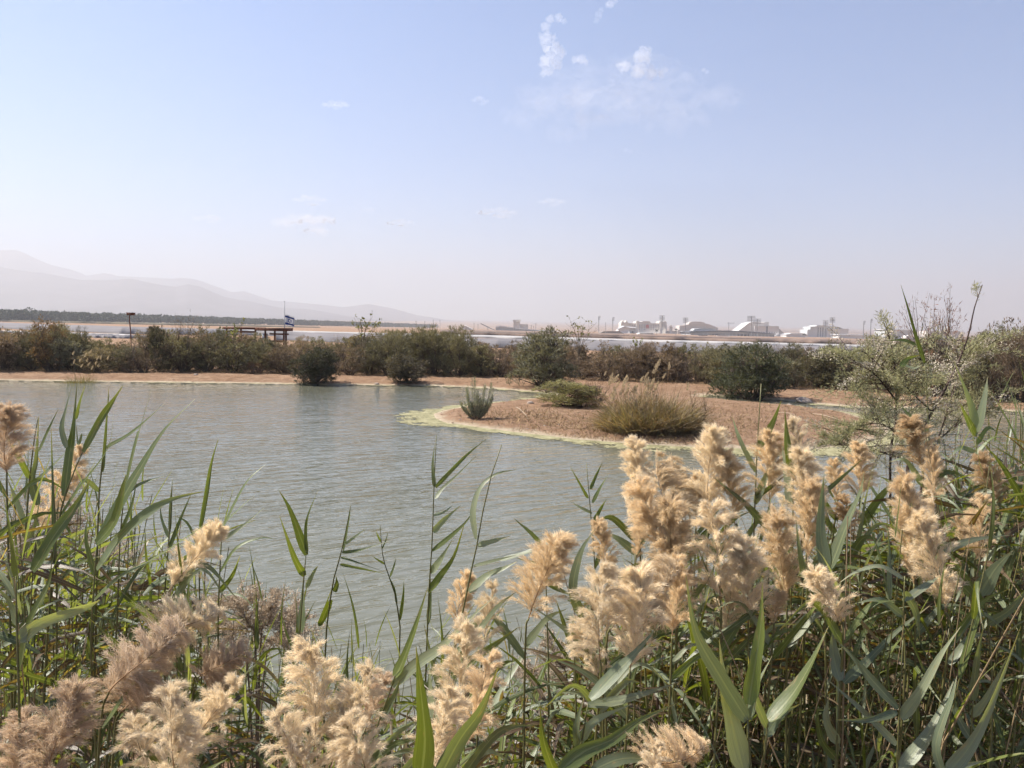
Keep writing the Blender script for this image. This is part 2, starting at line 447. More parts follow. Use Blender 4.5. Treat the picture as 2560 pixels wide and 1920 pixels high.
# ------------------------------------------------------------------ the flats behind the hedge: salt pans, belt of trees, town
def hor(px): return 960 - F_PX * (-_f[2] + 0) / _u[2] * 1.0 + (px - 1280) * _r[2] / _u[2]
def drop_pt(px, drop, z=0.0): return on(px, hor(px) + drop, z)
def sheet(name, label, mat, top, bot, z, thick=0.5):
    """a low slab between two lines given as (photograph x, pixels under the horizon)"""
    top, bot = np.array(top, float), np.array(bot, float)
    x = np.linspace(top[0, 0], top[-1, 0], 120)
    jt = 1 + 0.06 * fbm(np.column_stack([x, x * 0]), 60, int(z * 977) + 3); jb = 1 + 0.05 * fbm(np.column_stack([x, x * 0 + 9]), 40, int(z * 577))
    a = np.array([drop_pt(p, np.interp(p, top[:, 0], top[:, 1]) * j, z) for p, j in zip(x, jt)])
    b = np.array([drop_pt(p, np.interp(p, bot[:, 0], bot[:, 1]) * j, z) for p, j in zip(x, jb)])
    n = len(x); V = np.vstack([a, b, b - [0, 0, thick]])
    j = np.arange(n - 1)
    q = np.vstack([np.stack([n + j, n + j + 1, j + 1, j], -1), np.stack([2 * n + j, 2 * n + j + 1, n + j + 1, n + j], -1)])
    mb = MB(); mb.add(V, q); o = mb.build(name, mat); tag(o, label, None, kind='structure'); return o
salt_m = plain('salt_crust', (0.45, 0.42, 0.40), 0.9, 0.3, 0.10)
pan_m = plain('salt_pan_water', (0.235, 0.215, 0.215), 0.85, 0.12, 0.03, 0.05)
mud_m = plain('dyke_mud', (0.24, 0.165, 0.125), 0.95, 0.25, 0.15)
field_m = plain('scrub_field', (0.17, 0.135, 0.08), 0.95, 0.3, 0.05)
sheet('scrub_field', 'dull green brown field below the belt of trees', field_m, [(-700, 5), (0, 5), (400, 6), (800, 7)], [(-700, 12), (0, 12), (400, 11), (800, 9)], -0.02)
sheet('salt_pan_water', 'pale still water of a salt pan behind the hedge', pan_m, [(-700, 15.5), (0, 15.5), (300, 18), (620, 18), (760, 20)], [(-700, 29), (0, 28), (300, 34), (620, 31), (760, 31)], -0.10)
sheet('salt_pan_water', 'narrow pale strip of water nearest the hedge', pan_m, [(120, 39), (420, 38)], [(120, 44), (420, 43)], -0.05)
sheet('salt_pan_water', 'grey water of the salt pans beyond the far bank', pan_m, [(690, 22), (1200, 26), (2900, 26)], [(690, 40), (1200, 46), (2900, 52)], -0.11)
sheet('salt_bank', 'bright white salt bank along the far edge of the pans', salt_m, [(600, 18.5), (1200, 18.5), (1700, 20), (2900, 21)], [(600, 20.5), (1200, 22.5), (1700, 24.5), (2900, 25)], 0.10)
sheet('salt_bank', 'thin white salt line in the left pan', salt_m, [(-300, 34), (330, 37)], [(-300, 35.2), (330, 38.4)], 0.12)
sheet('earth_embankment', 'long low brown embankment in front of the town', mud_m, [(1100, 6), (1500, 7), (1900, 8), (2900, 8)], [(1100, 13), (1500, 13.5), (1900, 15), (2900, 15)], 0.85, 1.3)

def leaf_cards(rs, C, D, L, W, spread=0.6):
    """a diamond-shaped leaf at each centre C, along directions D"""
    n = len(C)
    d = norm(D + spread * rs.normal(size=(n, 3)))
    s = norm(np.cross(d, rs.normal(size=(n, 3))))
    L = np.broadcast_to(L, (n,))[:, None]; W = np.broadcast_to(W, (n,))[:, None]
    V = np.stack([C, C + d * L * 0.45 + s * W * 0.5, C + d * L, C + d * L * 0.45 - s * W * 0.5], 1)
    return V.reshape(-1, 3), np.arange(n * 4).reshape(-1, 4)

def make_belt():
    rs = np.random.default_rng(3); mb = MB()
    A, B = at(-500, hor(-500), 640), at(1085, hor(1085), 2700)
    n = 1700
    u = (np.linspace(0, 1, n) ** 2.1 + rs.normal(size=n) * 0.001)
    for k in range(n):
        p = A + (B - A) * u[k] + np.array([rs.normal() * 6, rs.normal() * 16, 0])
        h = rs.uniform(9.2, 12.0); w = rs.uniform(3.5, 6.0)
        m = 40
        c = rs.normal(size=(m, 3)); c = norm(c) * (0.55 + 0.45 * rs.random((m, 1)))
        C = np.array([p[0], p[1], h * 0.55]) + c * [w * 0.7, w * 0.6, h * 0.42]
        mb.add(*leaf_cards(rs, C, norm(c), rs.uniform(2.0, 3.4, m), rs.uniform(1.5, 2.6, m)))
        mb.tube([[p[0], p[1], -0.5], [p[0] + rs.normal() * 0.4, p[1], h * 0.5]], [0.35, 0.2], 4, False)
    p = at(75, 790, 800)
    c = norm(rs.normal(size=(80, 3))); C = np.array([p[0], p[1], 10.0]) + c * [4.2, 4.2, 2.9]
    mb.add(*leaf_cards(rs, C, c, 2.1, 1.7))
    o = mb.build('forest', leafy('belt_leaves', (0.065, 0.075, 0.045), (0.05, 0.07, 0.02), 0.2, 0.7))
    tag(o, 'dark green belt of far trees under the mountains', 'forest', kind='stuff')
make_belt()

# --- town: each building is an Empty with its walls, roofs and windows
wall_white = plain('white_render', (0.80, 0.77, 0.74), 0.85, 0.06, 0.05)
wall_cream = plain('cream_render', (0.68, 0.62, 0.55), 0.85, 0.08, 0.05)
wall_pink = plain('sand_render', (0.60, 0.53, 0.47), 0.85, 0.08, 0.05)
wall_grey = plain('grey_sheet', (0.60, 0.61, 0.60), 0.7, 0.08, 0.05)
roof_m = plain('sheet_roof', (0.80, 0.79, 0.77), 0.6, 0.06, 0.1)
roof_brown = plain('brown_roof', (0.33, 0.28, 0.24), 0.8, 0.15, 0.1)
dark_m = plain('dark_opening', (0.06, 0.06, 0.065), 0.4, 0.2, 0.3)
glass_m = plain('window_glass', (0.10, 0.115, 0.13), 0.15, 0.2, 0.2, 0.6)
steel_m = plain('galvanised_steel', (0.26, 0.26, 0.26), 0.5, 0.15, 0.6, 0.5, 0.6)
red_m = plain('red_sign_face', (0.62, 0.06, 0.03), 0.5, 0.05, 0.4)
brown_wood = plain('brown_timber', (0.15, 0.05, 0.025), 0.75, 0.3, 3.0)
class Bld:
    """works in photograph pixels at one distance: a point (x, y, k) stands k metres behind the front"""
    def __init__(s, name, label, cat, dist, x, group=None):
        s.d = dist; s.s = dist / F_PX
        p = at(x, hor(x) + 4, dist); s.o = np.array([p[0], p[1], -0.6])
        s.root = empty(name, s.o); tag(s.root, label, cat, group); s.x0 = x
        s.lx = np.array([_r[0], _r[1], 0.0]); s.lx /= np.linalg.norm(s.lx)
        f = np.array([s.o[0], s.o[1], 0]); s.ly = np.array([0.0, 1.0, 0.0])
    def P(s, x, y, k=0.0):
        w = at(x, y, s.d); return w - s.o + s.ly * k
    def part(s, name, mat, pts, depth, k=0.0, parent=None):
        mb = MB(); pts = np.array(pts, float)
        V = np.array([s.P(x, y, k) for x, y in pts]); n = len(V); V2 = V + s.ly * depth
        V[:, 1] = V[:, 1].mean(); V2[:, 1] = V[:, 1] + depth
        q = [[i, (i + 1) % n, n + (i + 1) % n, n + i] for i in range(n)]
        mb.add(np.vstack([V, V2]), q)
        for off, flip in ((0, 1), (n, 0)):
            tri = tess(pts) if True else None
            t = np.array(tri) + off
            mb.t.append(t if flip else t[:, ::-1])
        return mb.build(name, mat, parent or s.root)
    def rect(s, name, mat, x0, y0, x1, y1, depth, k=0.0, parent=None):
        return s.part(name, mat, [(x0, y1), (x1, y1), (x1, y0), (x0, y0)], depth, k, parent)
    def windows(s, xs, ys, w, h, mat=None, parent=None):
        for y in ys:
            for x in xs: s.rect('window', mat or glass_m, x - w / 2, y - h / 2, x + w / 2, y + h / 2, 0.5, -0.25, parent)
def tess(pts):
    from mathutils.geometry import tessellate_polygon
    return [tuple(t) for t in tessellate_polygon([[Vector((x, y, 0)) for x, y in pts]])]

b = Bld('warehouse', 'long white warehouse with a roof sloping down to the right', 'warehouse', 1500, 1320)
w_ = b.part('wall', wall_grey, [(1239, 836), (1239, 819), (1250, 816), (1330, 825), (1402, 829), (1402, 836)], 70)
b.part('roof', roof_m, [(1237, 819.5), (1242, 815.5), (1251, 814.3), (1331, 823.6), (1404, 828), (1404, 829.4), (1330, 825.4), (1250, 816.3)], 74, -2)
b.rect('door', dark_m, 1263, 828.4, 1274, 834, 0.6, -0.3); b.rect('door', dark_m, 1302, 829, 1317, 834, 0.6, -0.3)
for x in range(1250, 1400, 12): b.rect('rib', wall_white, x, 818.5 + max(0, (x - 1250)) * 0.075, x + 0.8, 835, 0.5, -0.25)
b = Bld('control_tower', 'concrete tower with a flat cap above the sloping warehouse', 'tower', 1600, 1300)
b.rect('shaft', wall_cream, 1283.5, 803, 1300, 836, 22); b.rect('cap', wall_cream, 1282.5, 799.5, 1302, 803, 26, -2)
b.rect('window', dark_m, 1286, 805, 1296, 814, 0.6, -0.3); b.rect('annexe', wall_white, 1300, 810.5, 1320, 836, 24, 1)
b = Bld('conveyor', 'thin sloping conveyor arm beside the sloping warehouse', 'conveyor', 1480, 1220)
b.part('boom', steel_m, [(1201, 809.5), (1202.5, 808), (1240, 826.5), (1240, 829)], 3); b.rect('trestle', steel_m, 1219, 817, 1220.4, 833, 2, 0.5)
b = Bld('tent', 'white marquee standing left of the conveyor arm', 'tent', 1450, 1175)
b.part('canopy', wall_white, [(1155, 832), (1157, 816), (1161, 813.5), (1172, 818), (1188, 828), (1190, 832)], 30)
b.rect('opening', dark_m, 1166, 828.5, 1170, 832, 0.5, -0.3)
b = Bld('castle_hotel', 'pale turreted hotel with a red sign on its front', 'hotel', 2200, 1610)
w_ = b.part('wall', wall_cream, [(1553, 845), (1553, 806), (1555, 806), (1557.5, 801), (1560, 806), (1564, 806), (1566.5, 801), (1569, 806), (1573, 808), (1589, 808.5), (1590, 804), (1594, 802), (1598, 804.5), (1605, 804.5),
       (1608, 803), (1624, 803), (1627, 808), (1648, 808.5), (1649, 804), (1653, 802), (1657, 804), (1663, 802.5), (1667, 806), (1668, 845)], 60)
b.rect('sign', red_m, 1614.5, 811.5, 1622.5, 821, 1.2, -1.0)
b.windows(range(1575, 1612, 6), (813, 818, 823), 2.2, 2.0); b.windows(range(1628, 1664, 6), (813, 818, 823), 2.2, 2.0)
for x in (1594, 1653): b.rect('turret', wall_cream, x - 3, 806, x + 3, 843, 5, -4)
b = Bld('gabled_hall', 'pale gabled hall in front of the turreted hotel', 'hall', 1500, 1568)
b.part('wall', wall_white, [(1546, 842), (1546, 822), (1562, 815.5), (1576, 819), (1576, 842)], 40); b.part('roof', roof_m, [(1545, 822.4), (1562, 814.6), (1590, 818), (1589, 820), (1576, 819.6), (1562, 816)], 42, -1)
b.rect('side_wall', wall_grey, 1576, 819.8, 1588.5, 842, 38, 1); b.rect('door', dark_m, 1579, 828, 1584, 842, 0.6, 0.6)
b = Bld('low_shed', 'low shed with a broad brownish roof left of the gabled hall', 'shed', 1250, 1530)
b.rect('wall', wall_cream, 1494, 835, 1562, 845, 25); b.part('roof', roof_brown, [(1492, 836), (1509, 828), (1548, 827.5), (1564, 836)], 27, -1); b.windows((1505, 1517, 1529, 1543), (839.5,), 5, 3, dark_m)
b = Bld('low_shed', 'low white roofed shed below the red sign', 'shed', 1220, 1620)
b.rect('wall', wall_pink, 1592, 838, 1640, 847, 25); b.part('roof', roof_m, [(1590, 839), (1600, 832.5), (1630, 832), (1642, 838.5)], 27, -1); b.windows((1602, 1614, 1626), (842,), 4, 3, dark_m)
b = Bld('minaret', 'slim pale turret rising right of the turreted hotel', 'turret', 2200, 1678)
b.rect('shaft', wall_pink, 1674.5, 817, 1681, 845, 8); b.part('spire', wall_pink, [(1675, 817), (1677.7, 810.5), (1680.5, 817)], 6, 1); b.rect('annexe', wall_pink, 1664, 827, 1694, 845, 20, 2)
b = Bld('stepped_hotel', 'broad sand coloured hotel with stepped shoulders behind the stadium', 'hotel', 2300, 1745)
b.part('wall', wall_pink, [(1694, 848), (1695, 824), (1699, 824), (1699, 814), (1712, 813), (1722, 811), (1724, 806), (1731, 804), (1752, 804), (1762, 806.5), (1762, 808.5), (1774, 811), (1784, 815), (1795, 819.5), (1795, 848)], 60)
for x in range(1702, 1790, 5): b.rect('window_bay', wall_grey, x, 815 if 1720 < x < 1765 else 820, x + 1.6, 840, 0.8, -0.4)
b = Bld('stadium', 'long dark low stadium with a shallow sloping roof', 'stadium', 1500, 1830)
b.part('wall', wall_grey, [(1725, 850), (1727, 832), (1790, 829.5), (1850, 830), (1936, 836), (1936, 850)], 90)
b.part('roof', dark_m, [(1724, 832.6), (1726, 828), (1790, 826), (1850, 827), (1938, 834), (1938, 836.6), (1850, 830.3), (1790, 829.3)], 94, -3)
b.part('vault', roof_m, [(1748, 829), (1755, 822), (1772, 821), (1800, 822), (1818, 827)], 30, 60)
for x in range(1732, 1934, 9): b.rect('column', wall_white, x, 833.5, x + 1.0, 849, 1.2, -1.0)
b.rect('gate', dark_m, 1775, 836, 1798, 849, 0.6, -0.3); b.rect('gate', dark_m, 1845, 836, 1872, 849, 0.6, -0.3)
b = Bld('pyramid_hotel', 'pale stepped pyramid shaped hotel behind the stadium', 'hotel', 2100, 1905)
b.part('wall', wall_white, [(1844, 850), (1844, 829), (1866, 812), (1872, 807.5), (1880, 805.5), (1910, 806), (1912, 805), (1922, 805.3), (1922, 814), (1940, 817.5), (1950, 823), (1964, 836), (1968, 850)], 70)
b.rect('front_block', wall_white, 1884, 815.5, 1945, 850, 6, -6.2); b.rect('stair_shaft', dark_m, 1913, 815.8, 1917.5, 840, 0.8, -6.8)
for y in (819, 823, 827, 831):
    for x in (1890, 1896, 1902, 1908, 1922, 1928, 1934, 1940): b.rect('window', glass_m, x - 1.5, y - 1.1, x + 1.5, y + 1.1, 0.5, -6.5)
b = Bld('slab_hotel', 'wide grey hotel slab with vertical bays near the right floodlights', 'hotel', 2200, 2062)
b.part('wall', wall_grey, [(2018, 855), (2019, 824), (2026, 824), (2026, 817), (2041, 816), (2042, 813), (2066, 814), (2100, 817.5), (2108, 822), (2108, 855)], 60)
for x in range(2044, 2104, 6): b.rect('window_bay', glass_m, x, 819, x + 2.4, 842, 0.8, -0.4)
b.rect('wing', wall_white, 2066, 822, 2120, 855, 40, -3); b.windows(range(2072, 2118, 6), (827, 832, 837), 2.4, 2.2)
b = Bld('white_shed', 'low white sheds between the pyramid hotel and the slab hotel', 'shed', 1700, 1995)
b.rect('wall', wall_white, 1966, 836, 2020, 850, 40); b.part('roof', roof_m, [(1964, 836.5), (1980, 833), (2006, 833), (2022, 836.5)], 42, -1)
b = Bld('white_shed', 'low pale sheds right of the slab hotel', 'shed', 1600, 2135)
b.rect('wall', wall_white, 2098, 838, 2190, 853, 40); b.rect('roof', roof_m, 2096, 836, 2192, 838, 42, -1)
b = Bld('office_block', 'grey flat roofed block half hidden behind the tamarisk', 'office', 1700, 2250)
b.rect('wall', wall_grey, 2212, 825, 2280, 860, 50); b.rect('roof', roof_m, 2210, 823, 2282, 825, 52, -1); b.windows(range(2218, 2278, 8), (830, 836, 842), 4, 2)
b = Bld('office_block', 'pale flat block far right behind the bare twigs', 'office', 1900, 2370)
b.rect('wall', wall_pink, 2320, 828, 2400, 862, 50); b.windows(range(2326, 2398, 8), (833, 839, 845), 4, 2)
b = Bld('storage_dome', 'small white domed tank beside the grey block', 'tank', 1200, 2275)
b.part('dome', wall_white, [(2264, 856), (2264, 846), (2266, 841), (2271, 838), (2278, 837.5), (2284, 840.5), (2287, 846), (2287, 856)], 14); b.rect('hatch', wall_grey, 2273, 847, 2278, 853, 0.5, -0.3)
for x0, x1, y0, y1, m, lab in ((1792, 1825, 838, 844.5, wall_white, 'white lorry trailer parked before the stadium'), (1745, 1769, 837.5, 843.5, roof_brown, 'reddish lorry trailer parked before the stadium'),
                               (1508, 1522, 840.5, 844, wall_white, 'white van parked by the low brown shed')):
    b = Bld('parked_trailer', lab, 'trailer', 1150, x0)
    b.rect('body', m, x0, y0, x1, y1 - 1.2, 2.5); b.rect('chassis', dark_m, x0 + 1, y1 - 1.1, x1 - 1, y1 - 0.5, 2.2, 0.1)
    for xx in (x0 + 3, x1 - 3): b.rect('wheel', dark_m, xx - 1, y1 - 0.6, xx + 1, y1 + 1.0, 2.3, 0.05)
b = Bld('tower_crane', 'thin tower crane rising behind the stadium roof', 'crane', 2400, 1822)
b.rect('mast', steel_m, 1821.2, 808, 1822.4, 840, 1.6); b.rect('jib', steel_m, 1817.5, 807.2, 1837, 808.4, 1.6, -0.2); b.part('peak', steel_m, [(1820.6, 807), (1821.8, 804.6), (1823, 807)], 1.2, 0.2)

for i, (x, y0, y1, kind, lab) in enumerate([
        (1497, 790, 838, 0, 'slim floodlight mast, leftmost in the row'), (1532, 793.5, 836, 0, 'slim floodlight mast, second from the left'),
        (1655.5, 789, 842, 1, 'floodlight mast with wide lamp rack before the turreted hotel'), (1714, 794.5, 844, 1, 'floodlight mast before the stepped hotel'),
        (1878.5, 790, 850, 2, 'tallest and widest floodlight mast before the pyramid hotel'), (1893, 797, 842, 2, 'shorter mast close right of the widest floodlight mast'),
        (2064, 801.5, 850, 1, 'floodlight mast left of two before the slab hotel'), (2081, 794, 852, 1, 'floodlight mast right of two before the slab hotel'),
        (2159, 802.5, 850, 0, 'slim floodlight mast left of two beside the tamarisk'), (2177, 797.5, 850, 0, 'slim floodlight mast right of two beside the tamarisk')]):
    b = Bld('floodlight_mast', lab, 'floodlight mast', 1300, x, 'floodlight masts round the stadium')
    b.rect('pole', steel_m, x - 0.65, y0, x + 0.65, y1, 0.9)
    w = (2.6, 7.0, 10.5)[kind]
    for r_ in range(4 if kind else 3):
        sk = (3 - r_) * 0.8 if kind == 0 else 0
        b.rect('lamp_rack', steel_m, x - w + sk, y0 + r_ * 3.4, x + w * 0.9 + sk, y0 + 1.5 + r_ * 3.4, 1.2, -1.2)
for k, (x, y0) in enumerate(((1040, 802), (1062, 803), (1083, 799), (1100, 800), (1185, 807), (1195, 810), (1286.5, 818), (1328, 812), (1334, 815), (1339.5, 808), (1514, 806))):
    b = Bld('power_pole', f'thin power pole on the flats, {ordinal(k + 1)} from the left in the row', 'pole', 1200, x, 'thin poles on the flats')
    b.rect('shaft', steel_m, x - 0.38, y0, x + 0.38, hor(x) + 8, 0.5); b.rect('cross_arm', steel_m, x - 1.6, y0 + 1.2, x + 1.6, y0 + 1.7, 0.4, -0.4)
b = Bld('perimeter_fence', 'dark post fence running along the foot of the embankment', 'fence', 480, 1500)
mb = MB()
for x in np.arange(1165, 1900, 3.1):
    p = b.P(x, hor(x) + 18.0, 0); mb.box(p + [0, 0, 0.9], (0.30, 0.2, 2.2))
o = mb.build('fence_posts', plain('fence_brown', (0.10, 0.055, 0.05), 0.9), b.root); o['kind'] = 'stuff'
for dz in (0.55, 1.5):
    mb = MB(); p0, p1 = b.P(1160, hor(1160) + 18) + [0, 0.3, dz], b.P(1902, hor(1902) + 18) + [0, 0.3, dz]
    mb.tube([p0, p1], 0.1, 4); mb.build('rail', steel_m, b.root)
# stockpiles and palms along the town's edge
rs = np.random.default_rng(12)
palm_m = leafy('palm_fronds', (0.07, 0.075, 0.035), (0.06, 0.07, 0.02), 0.2, 0.6)
def small_palm(x, y, d, h, lab):
    p = at(x, y, d); root = empty('palm_tree', (p[0], p[1], -0.5)); tag(root, lab, 'palm tree', 'palms at the edge of the town')
    mb = MB(); mb.tube([[0, 0, 0], [0.2, 0, h * 0.5], [0.1, 0, h]], [0.4, 0.3, 0.25], 5); mb.build('trunk', roof_brown, root)
    n = 90; th = rs.uniform(0, 6.28, n); el = rs.uniform(-0.5, 0.9, n)
    D = np.stack([np.cos(th) * np.cos(el), np.sin(th) * np.cos(el), np.sin(el)], -1)
    mb = MB(); mb.add(*leaf_cards(rs, np.array([0.1, 0, h]) + D * 0.4, D, rs.uniform(2.0, 3.4, n), 0.5, 0.15)); mb.build('crown', palm_m, root)
small_palm(1689, 842, 1200, 8.5, 'small dark palm between the pale turret and the stepped hotel')
small_palm(1641, 843, 1200, 6.0, 'small dark palm beside the white roofed shed')
small_palm(2010, 845, 1250, 5.5, 'small dark palm before the low white sheds')

# ------------------------------------------------------------------ clouds, high above the haze
def cloud_mesh(seed, lobes, squash):
    rs = np.random.default_rng(seed); mb = MB()
    import bmesh
    bm = bmesh.new()
    for (x, z, r_) in lobes:
        m = Matrix.Translation((x, rs.normal() * 0.15, z)) @ Matrix.Diagonal((1, 0.8, squash, 1))
        bmesh.ops.create_icosphere(bm, subdivisions=4, radius=r_, matrix=m)
    from mathutils import noise
    for v in bm.verts:
        p = v.co * 5.0 + Vector((seed * 3.1, 0, 0))
        f = 0.0; a = 1.0
        for k in range(5):
            f += a * noise.noise(p); p = p * 2.1; a *= 0.62
        v.co += v.normal * f * 0.15
    me = bpy.data.meshes.new('cloud'); bm.to_mesh(me); bm.free()
    return me
def cloud_mat(name, dens):
    m = bpy.data.materials.new(name); m.use_nodes = True; t = m.node_tree; t.nodes.clear()
    out = t.nodes.new('ShaderNodeOutputMaterial'); v = t.nodes.new('ShaderNodeVolumePrincipled')
    v.inputs['Color'].default_value = (0.99, 0.99, 0.99, 1); v.inputs['Density'].default_value = dens; v.inputs['Anisotropy'].default_value = 0.0
    t.links.new(v.outputs[0], out.inputs['Volume']); return m
puff_m, wisp_m = cloud_mat('cloud_puff', 0.006), cloud_mat('cloud_wisp', 0.0035)
def cloud(label, x, y, w, lobes, seed, mat, squash=0.9, depth=5200, group=None):
    me = cloud_mesh(seed, lobes, squash); me.materials.append(mat)
    o = link('cloud', me); p = at(x, y, depth); s = w / F_PX * depth
    o.location = p; o.scale = (s, s, s); o.rotation_euler = (0, -ROLL, 0)
    tag(o, label, 'cloud', group)
cloud('tall ragged white cloud, largest and upper left of the two', 1378, 128, 56, [(0, 0.15, .42), (-.1, -.4, .42), (.28, -.1, .38), (-.28, .45, .28), (-.2, -.85, .26), (.25, -.5, .3), (.1, .55, .2)], 1, puff_m)
cloud('small curled white cloud just above the tall ragged one', 1382, 62, 36, [(-.5, -.1, .35), (-.2, .35, .32), (.4, .45, .3), (.7, .1, .22), (-.35, -.45, .25)], 2, puff_m)
cloud('little white puff right of the tall ragged cloud', 1450, 152, 28, [(-.4, .2, .4), (.1, 0, .45), (.5, -.1, .3)], 3, puff_m)
cloud('bright white cloud in the upper right of the sky', 1605, 158, 58, [(0, .2, .42), (-.1, -.3, .36), (-.65, -.05, .27), (.45, -.35, .3), (.8, -.42, .22), (.15, .5, .26), (-.95, -.15, .18)], 4, puff_m)
cloud('tiny white puff right of the bright cloud', 1762, 178, 12, [(-.3, .2, .5), (.4, -.2, .5)], 5, puff_m)
cloud('small white puff at the top edge of the sky', 1527, 8, 24, [(0, 0, .45), (.4, .3, .35), (-.4, -.3, .3)], 6, puff_m)
cloud('faint thin wisp below the top edge puff', 1497, 38, 26, [(0, 0, .4), (.2, .5, .3), (-.2, -.5, .3)], 7, wisp_m)
cloud('tiny pale puff low in the middle of the sky', 1570, 378, 14, [(-.4, .1, .45), (.4, -.05, .4)], 8, wisp_m)
for i, (x, y, w, sq) in enumerate(sorted(((838, 262, 40, .25), (765, 555, 95, .16), (775, 501, 50, .12), (1240, 530, 60, .14), (920, 525, 22, .3), (1000, 557, 40, .15), (1200, 252, 26, .35), (520, 545, 40, .2), (1380, 505, 40, .25)))):
    cloud(f'faint flat wisp of cloud in the hazy sky, {ordinal(i + 1)} from the left', x, y, w, [(-.5, 0, .4), (0, .1, .5), (.5, 0, .42), (.2, -.2, .35)], 20 + i, wisp_m, sq, 6500, 'faint wisps in the hazy sky')
veil_m = cloud_mat('cloud_veil', 0.00045)
for i, (x, y, w, sq) in enumerate(((1380, 300, 150, .16), (1480, 250, 210, .22), (1640, 240, 240, .13))):
    cloud(f'thin milky veil under the two white clouds, {ordinal(i + 1)} from the left', x, y, w, [(-.5, 0, .45), (0, .1, .5), (.5, 0, .45), (.2, -.2, .4), (-.2, .2, .4)], 40 + i, veil_m, sq, 5600, 'milky veils under the white clouds')
# ------------------------------------------------------------------ shrubs on the far bank
bark_m = plain('grey_brown_bark', (0.13, 0.095, 0.07), 0.9, 0.3, 6.0)
shrub_m = leafy('shrub_leaves', (0.1, 0.1, 0.05), (1.0, 0.95, 0.6), 0.34, 0.65, 0.2, 0.35, use_obj=True)
def crown_variant(seed, n_lobe=7, n_clump=260, per=15, leaf=0.055, wid=0.016, up=0.5, ground=True, spiky=0.0, open_=0.0):
    """unit shrub: about 1 wide and 1 high, standing on the origin; returns (branches, crown)"""
    rs = np.random.default_rng(seed)
    L = []
    for i in range(n_lobe):
        a, r_ = rs.uniform(0, 6.28), 0.34 * math.sqrt(rs.random())
        z = rs.uniform(0.42, 0.82) * (1 - 0.45 * (r_ / 0.4) ** 2)
        L.append((r_ * math.cos(a), r_ * math.sin(a), z, rs.uniform(0.15, 0.26)))
    if ground:
        for i in range(n_lobe):
            a = i * 6.28 / n_lobe + rs.normal() * 0.3; r_ = rs.uniform(0.20, 0.36)
            L.append((r_ * math.cos(a), r_ * math.sin(a), rs.uniform(0.14, 0.30), rs.uniform(0.12, 0.2)))
    L = np.array(L)
    w = L[:, 3] ** 2; k = rs.choice(len(L), n_clump, p=w / w.sum())
    d = norm(rs.normal(size=(n_clump, 3)) + [0, 0, 0.35])
    rad = L[k, 3:4] * (0.55 + 0.5 * rs.random((n_clump, 1)) ** 0.6)
    C = L[k, :3] + d * rad * [1, 1, 0.95]
    C[:, 2] += spiky * np.minimum(np.abs(rs.normal(size=n_clump)), 1.6) * (C[:, 2] > 0.45)
    C[:, 2] = np.maximum(C[:, 2], 0.03)
    keep = rs.random(n_clump) > open_
    C, d = C[keep], d[keep]
    m = len(C)
    cc = np.repeat(C, per, 0) + rs.normal(size=(m * per, 3)) * [0.024, 0.024, 0.02]
    dd = norm(np.repeat(d, per, 0) * 0.7 + np.array([0.15, 0, up]))
    cc[:, 2] = np.maximum(cc[:, 2], 0.01)
    cm = MB(); cm.add(*leaf_cards(rs, cc, dd, leaf * rs.uniform(0.6, 1.3, m * per), wid * rs.uniform(0.7, 1.4, m * per), 0.55))
    bmb = MB()
    base = rs.normal(size=(len(L), 2)) * 0.035
    for i, l in enumerate(L):
        p0 = np.array([base[i, 0], base[i, 1], -0.02]); p1 = l[:3]
        mid = (p0 + p1) / 2 + [rs.normal() * 0.03, rs.normal() * 0.03, -0.03]
        bmb.tube([p0, mid, p1], [0.014, 0.010, 0.005], 5, False)
    for c, kk in list(zip(C, k[keep]))[::2]:
        p0 = L[kk, :3] * [1, 1, 0.9]; mid = (p0 + c) / 2 + rs.normal(size=3) * 0.015
        bmb.tube([p0, mid, c + (c - p0) * 0.08], [0.005, 0.0035, 0.0015], 3, False)
    return bmb.mesh('stem', bark_m), cm.mesh('crown', shrub_m)
V_BUSH = [crown_variant(150 + i, 11, 620, 16, 0.050, 0.016, 0.25) for i in range(2)]
V_BUSHF = [crown_variant(250 + i, 11, 640, 16, 0.062, 0.011, 0.8, spiky=0.04) for i in range(2)]
V_DENSE = [crown_variant(100 + i, 8, 330, 15, 0.050, 0.017, 0.3) for i in range(4)]
V_FEATHER = [crown_variant(200 + i, 8, 340, 15, 0.075, 0.009, 0.9, spiky=0.07) for i in range(4)]
V_SCRUB = [crown_variant(300 + i, 7, 250, 12, 0.050, 0.014, 0.5, spiky=0.10, open_=0.25) for i in range(5)]
V_TWIG = [crown_variant(400 + i, 9, 300, 4, 0.06, 0.006, 0.9, spiky=0.16, open_=0.1) for i in range(3)]
def shrub(name, label, cat, px, base, top, wpx, var, col, group=None, z=0.3, seed=0, lean=0.0):
    p = on(px, base, z); d = (p - CAM) @ _f
    s = d / F_PX
    rs = np.random.default_rng(abs(seed + int(px)) + 1)
    root = empty(name, (p[0], p[1], ground_z(p[0], p[1]) - 0.03), rs.uniform(0, 6.28))
    w, h = wpx * s, (base - top) * s * 1.02
    root.scale = (w, w, h / 0.98)
    st, cr = var
    link('stem', st, root); link('crown', cr, root, color=col)
    tag(root, label, cat, group)
    return root
OLIVE, DARK, BROWN, GREY, DULL, RUST = (0.25, 0.22, 0.125), (0.17, 0.152, 0.097), (0.275, 0.20, 0.14), (0.27, 0.25, 0.175), (0.30, 0.24, 0.145), (0.20, 0.10, 0.06)
shrub('round_bush', 'dark round bush at the water edge, tallest on the left far bank', 'bush', 789, 956, 857, 126, V_BUSH[0], (0.095, 0.09, 0.060), z=0.12)
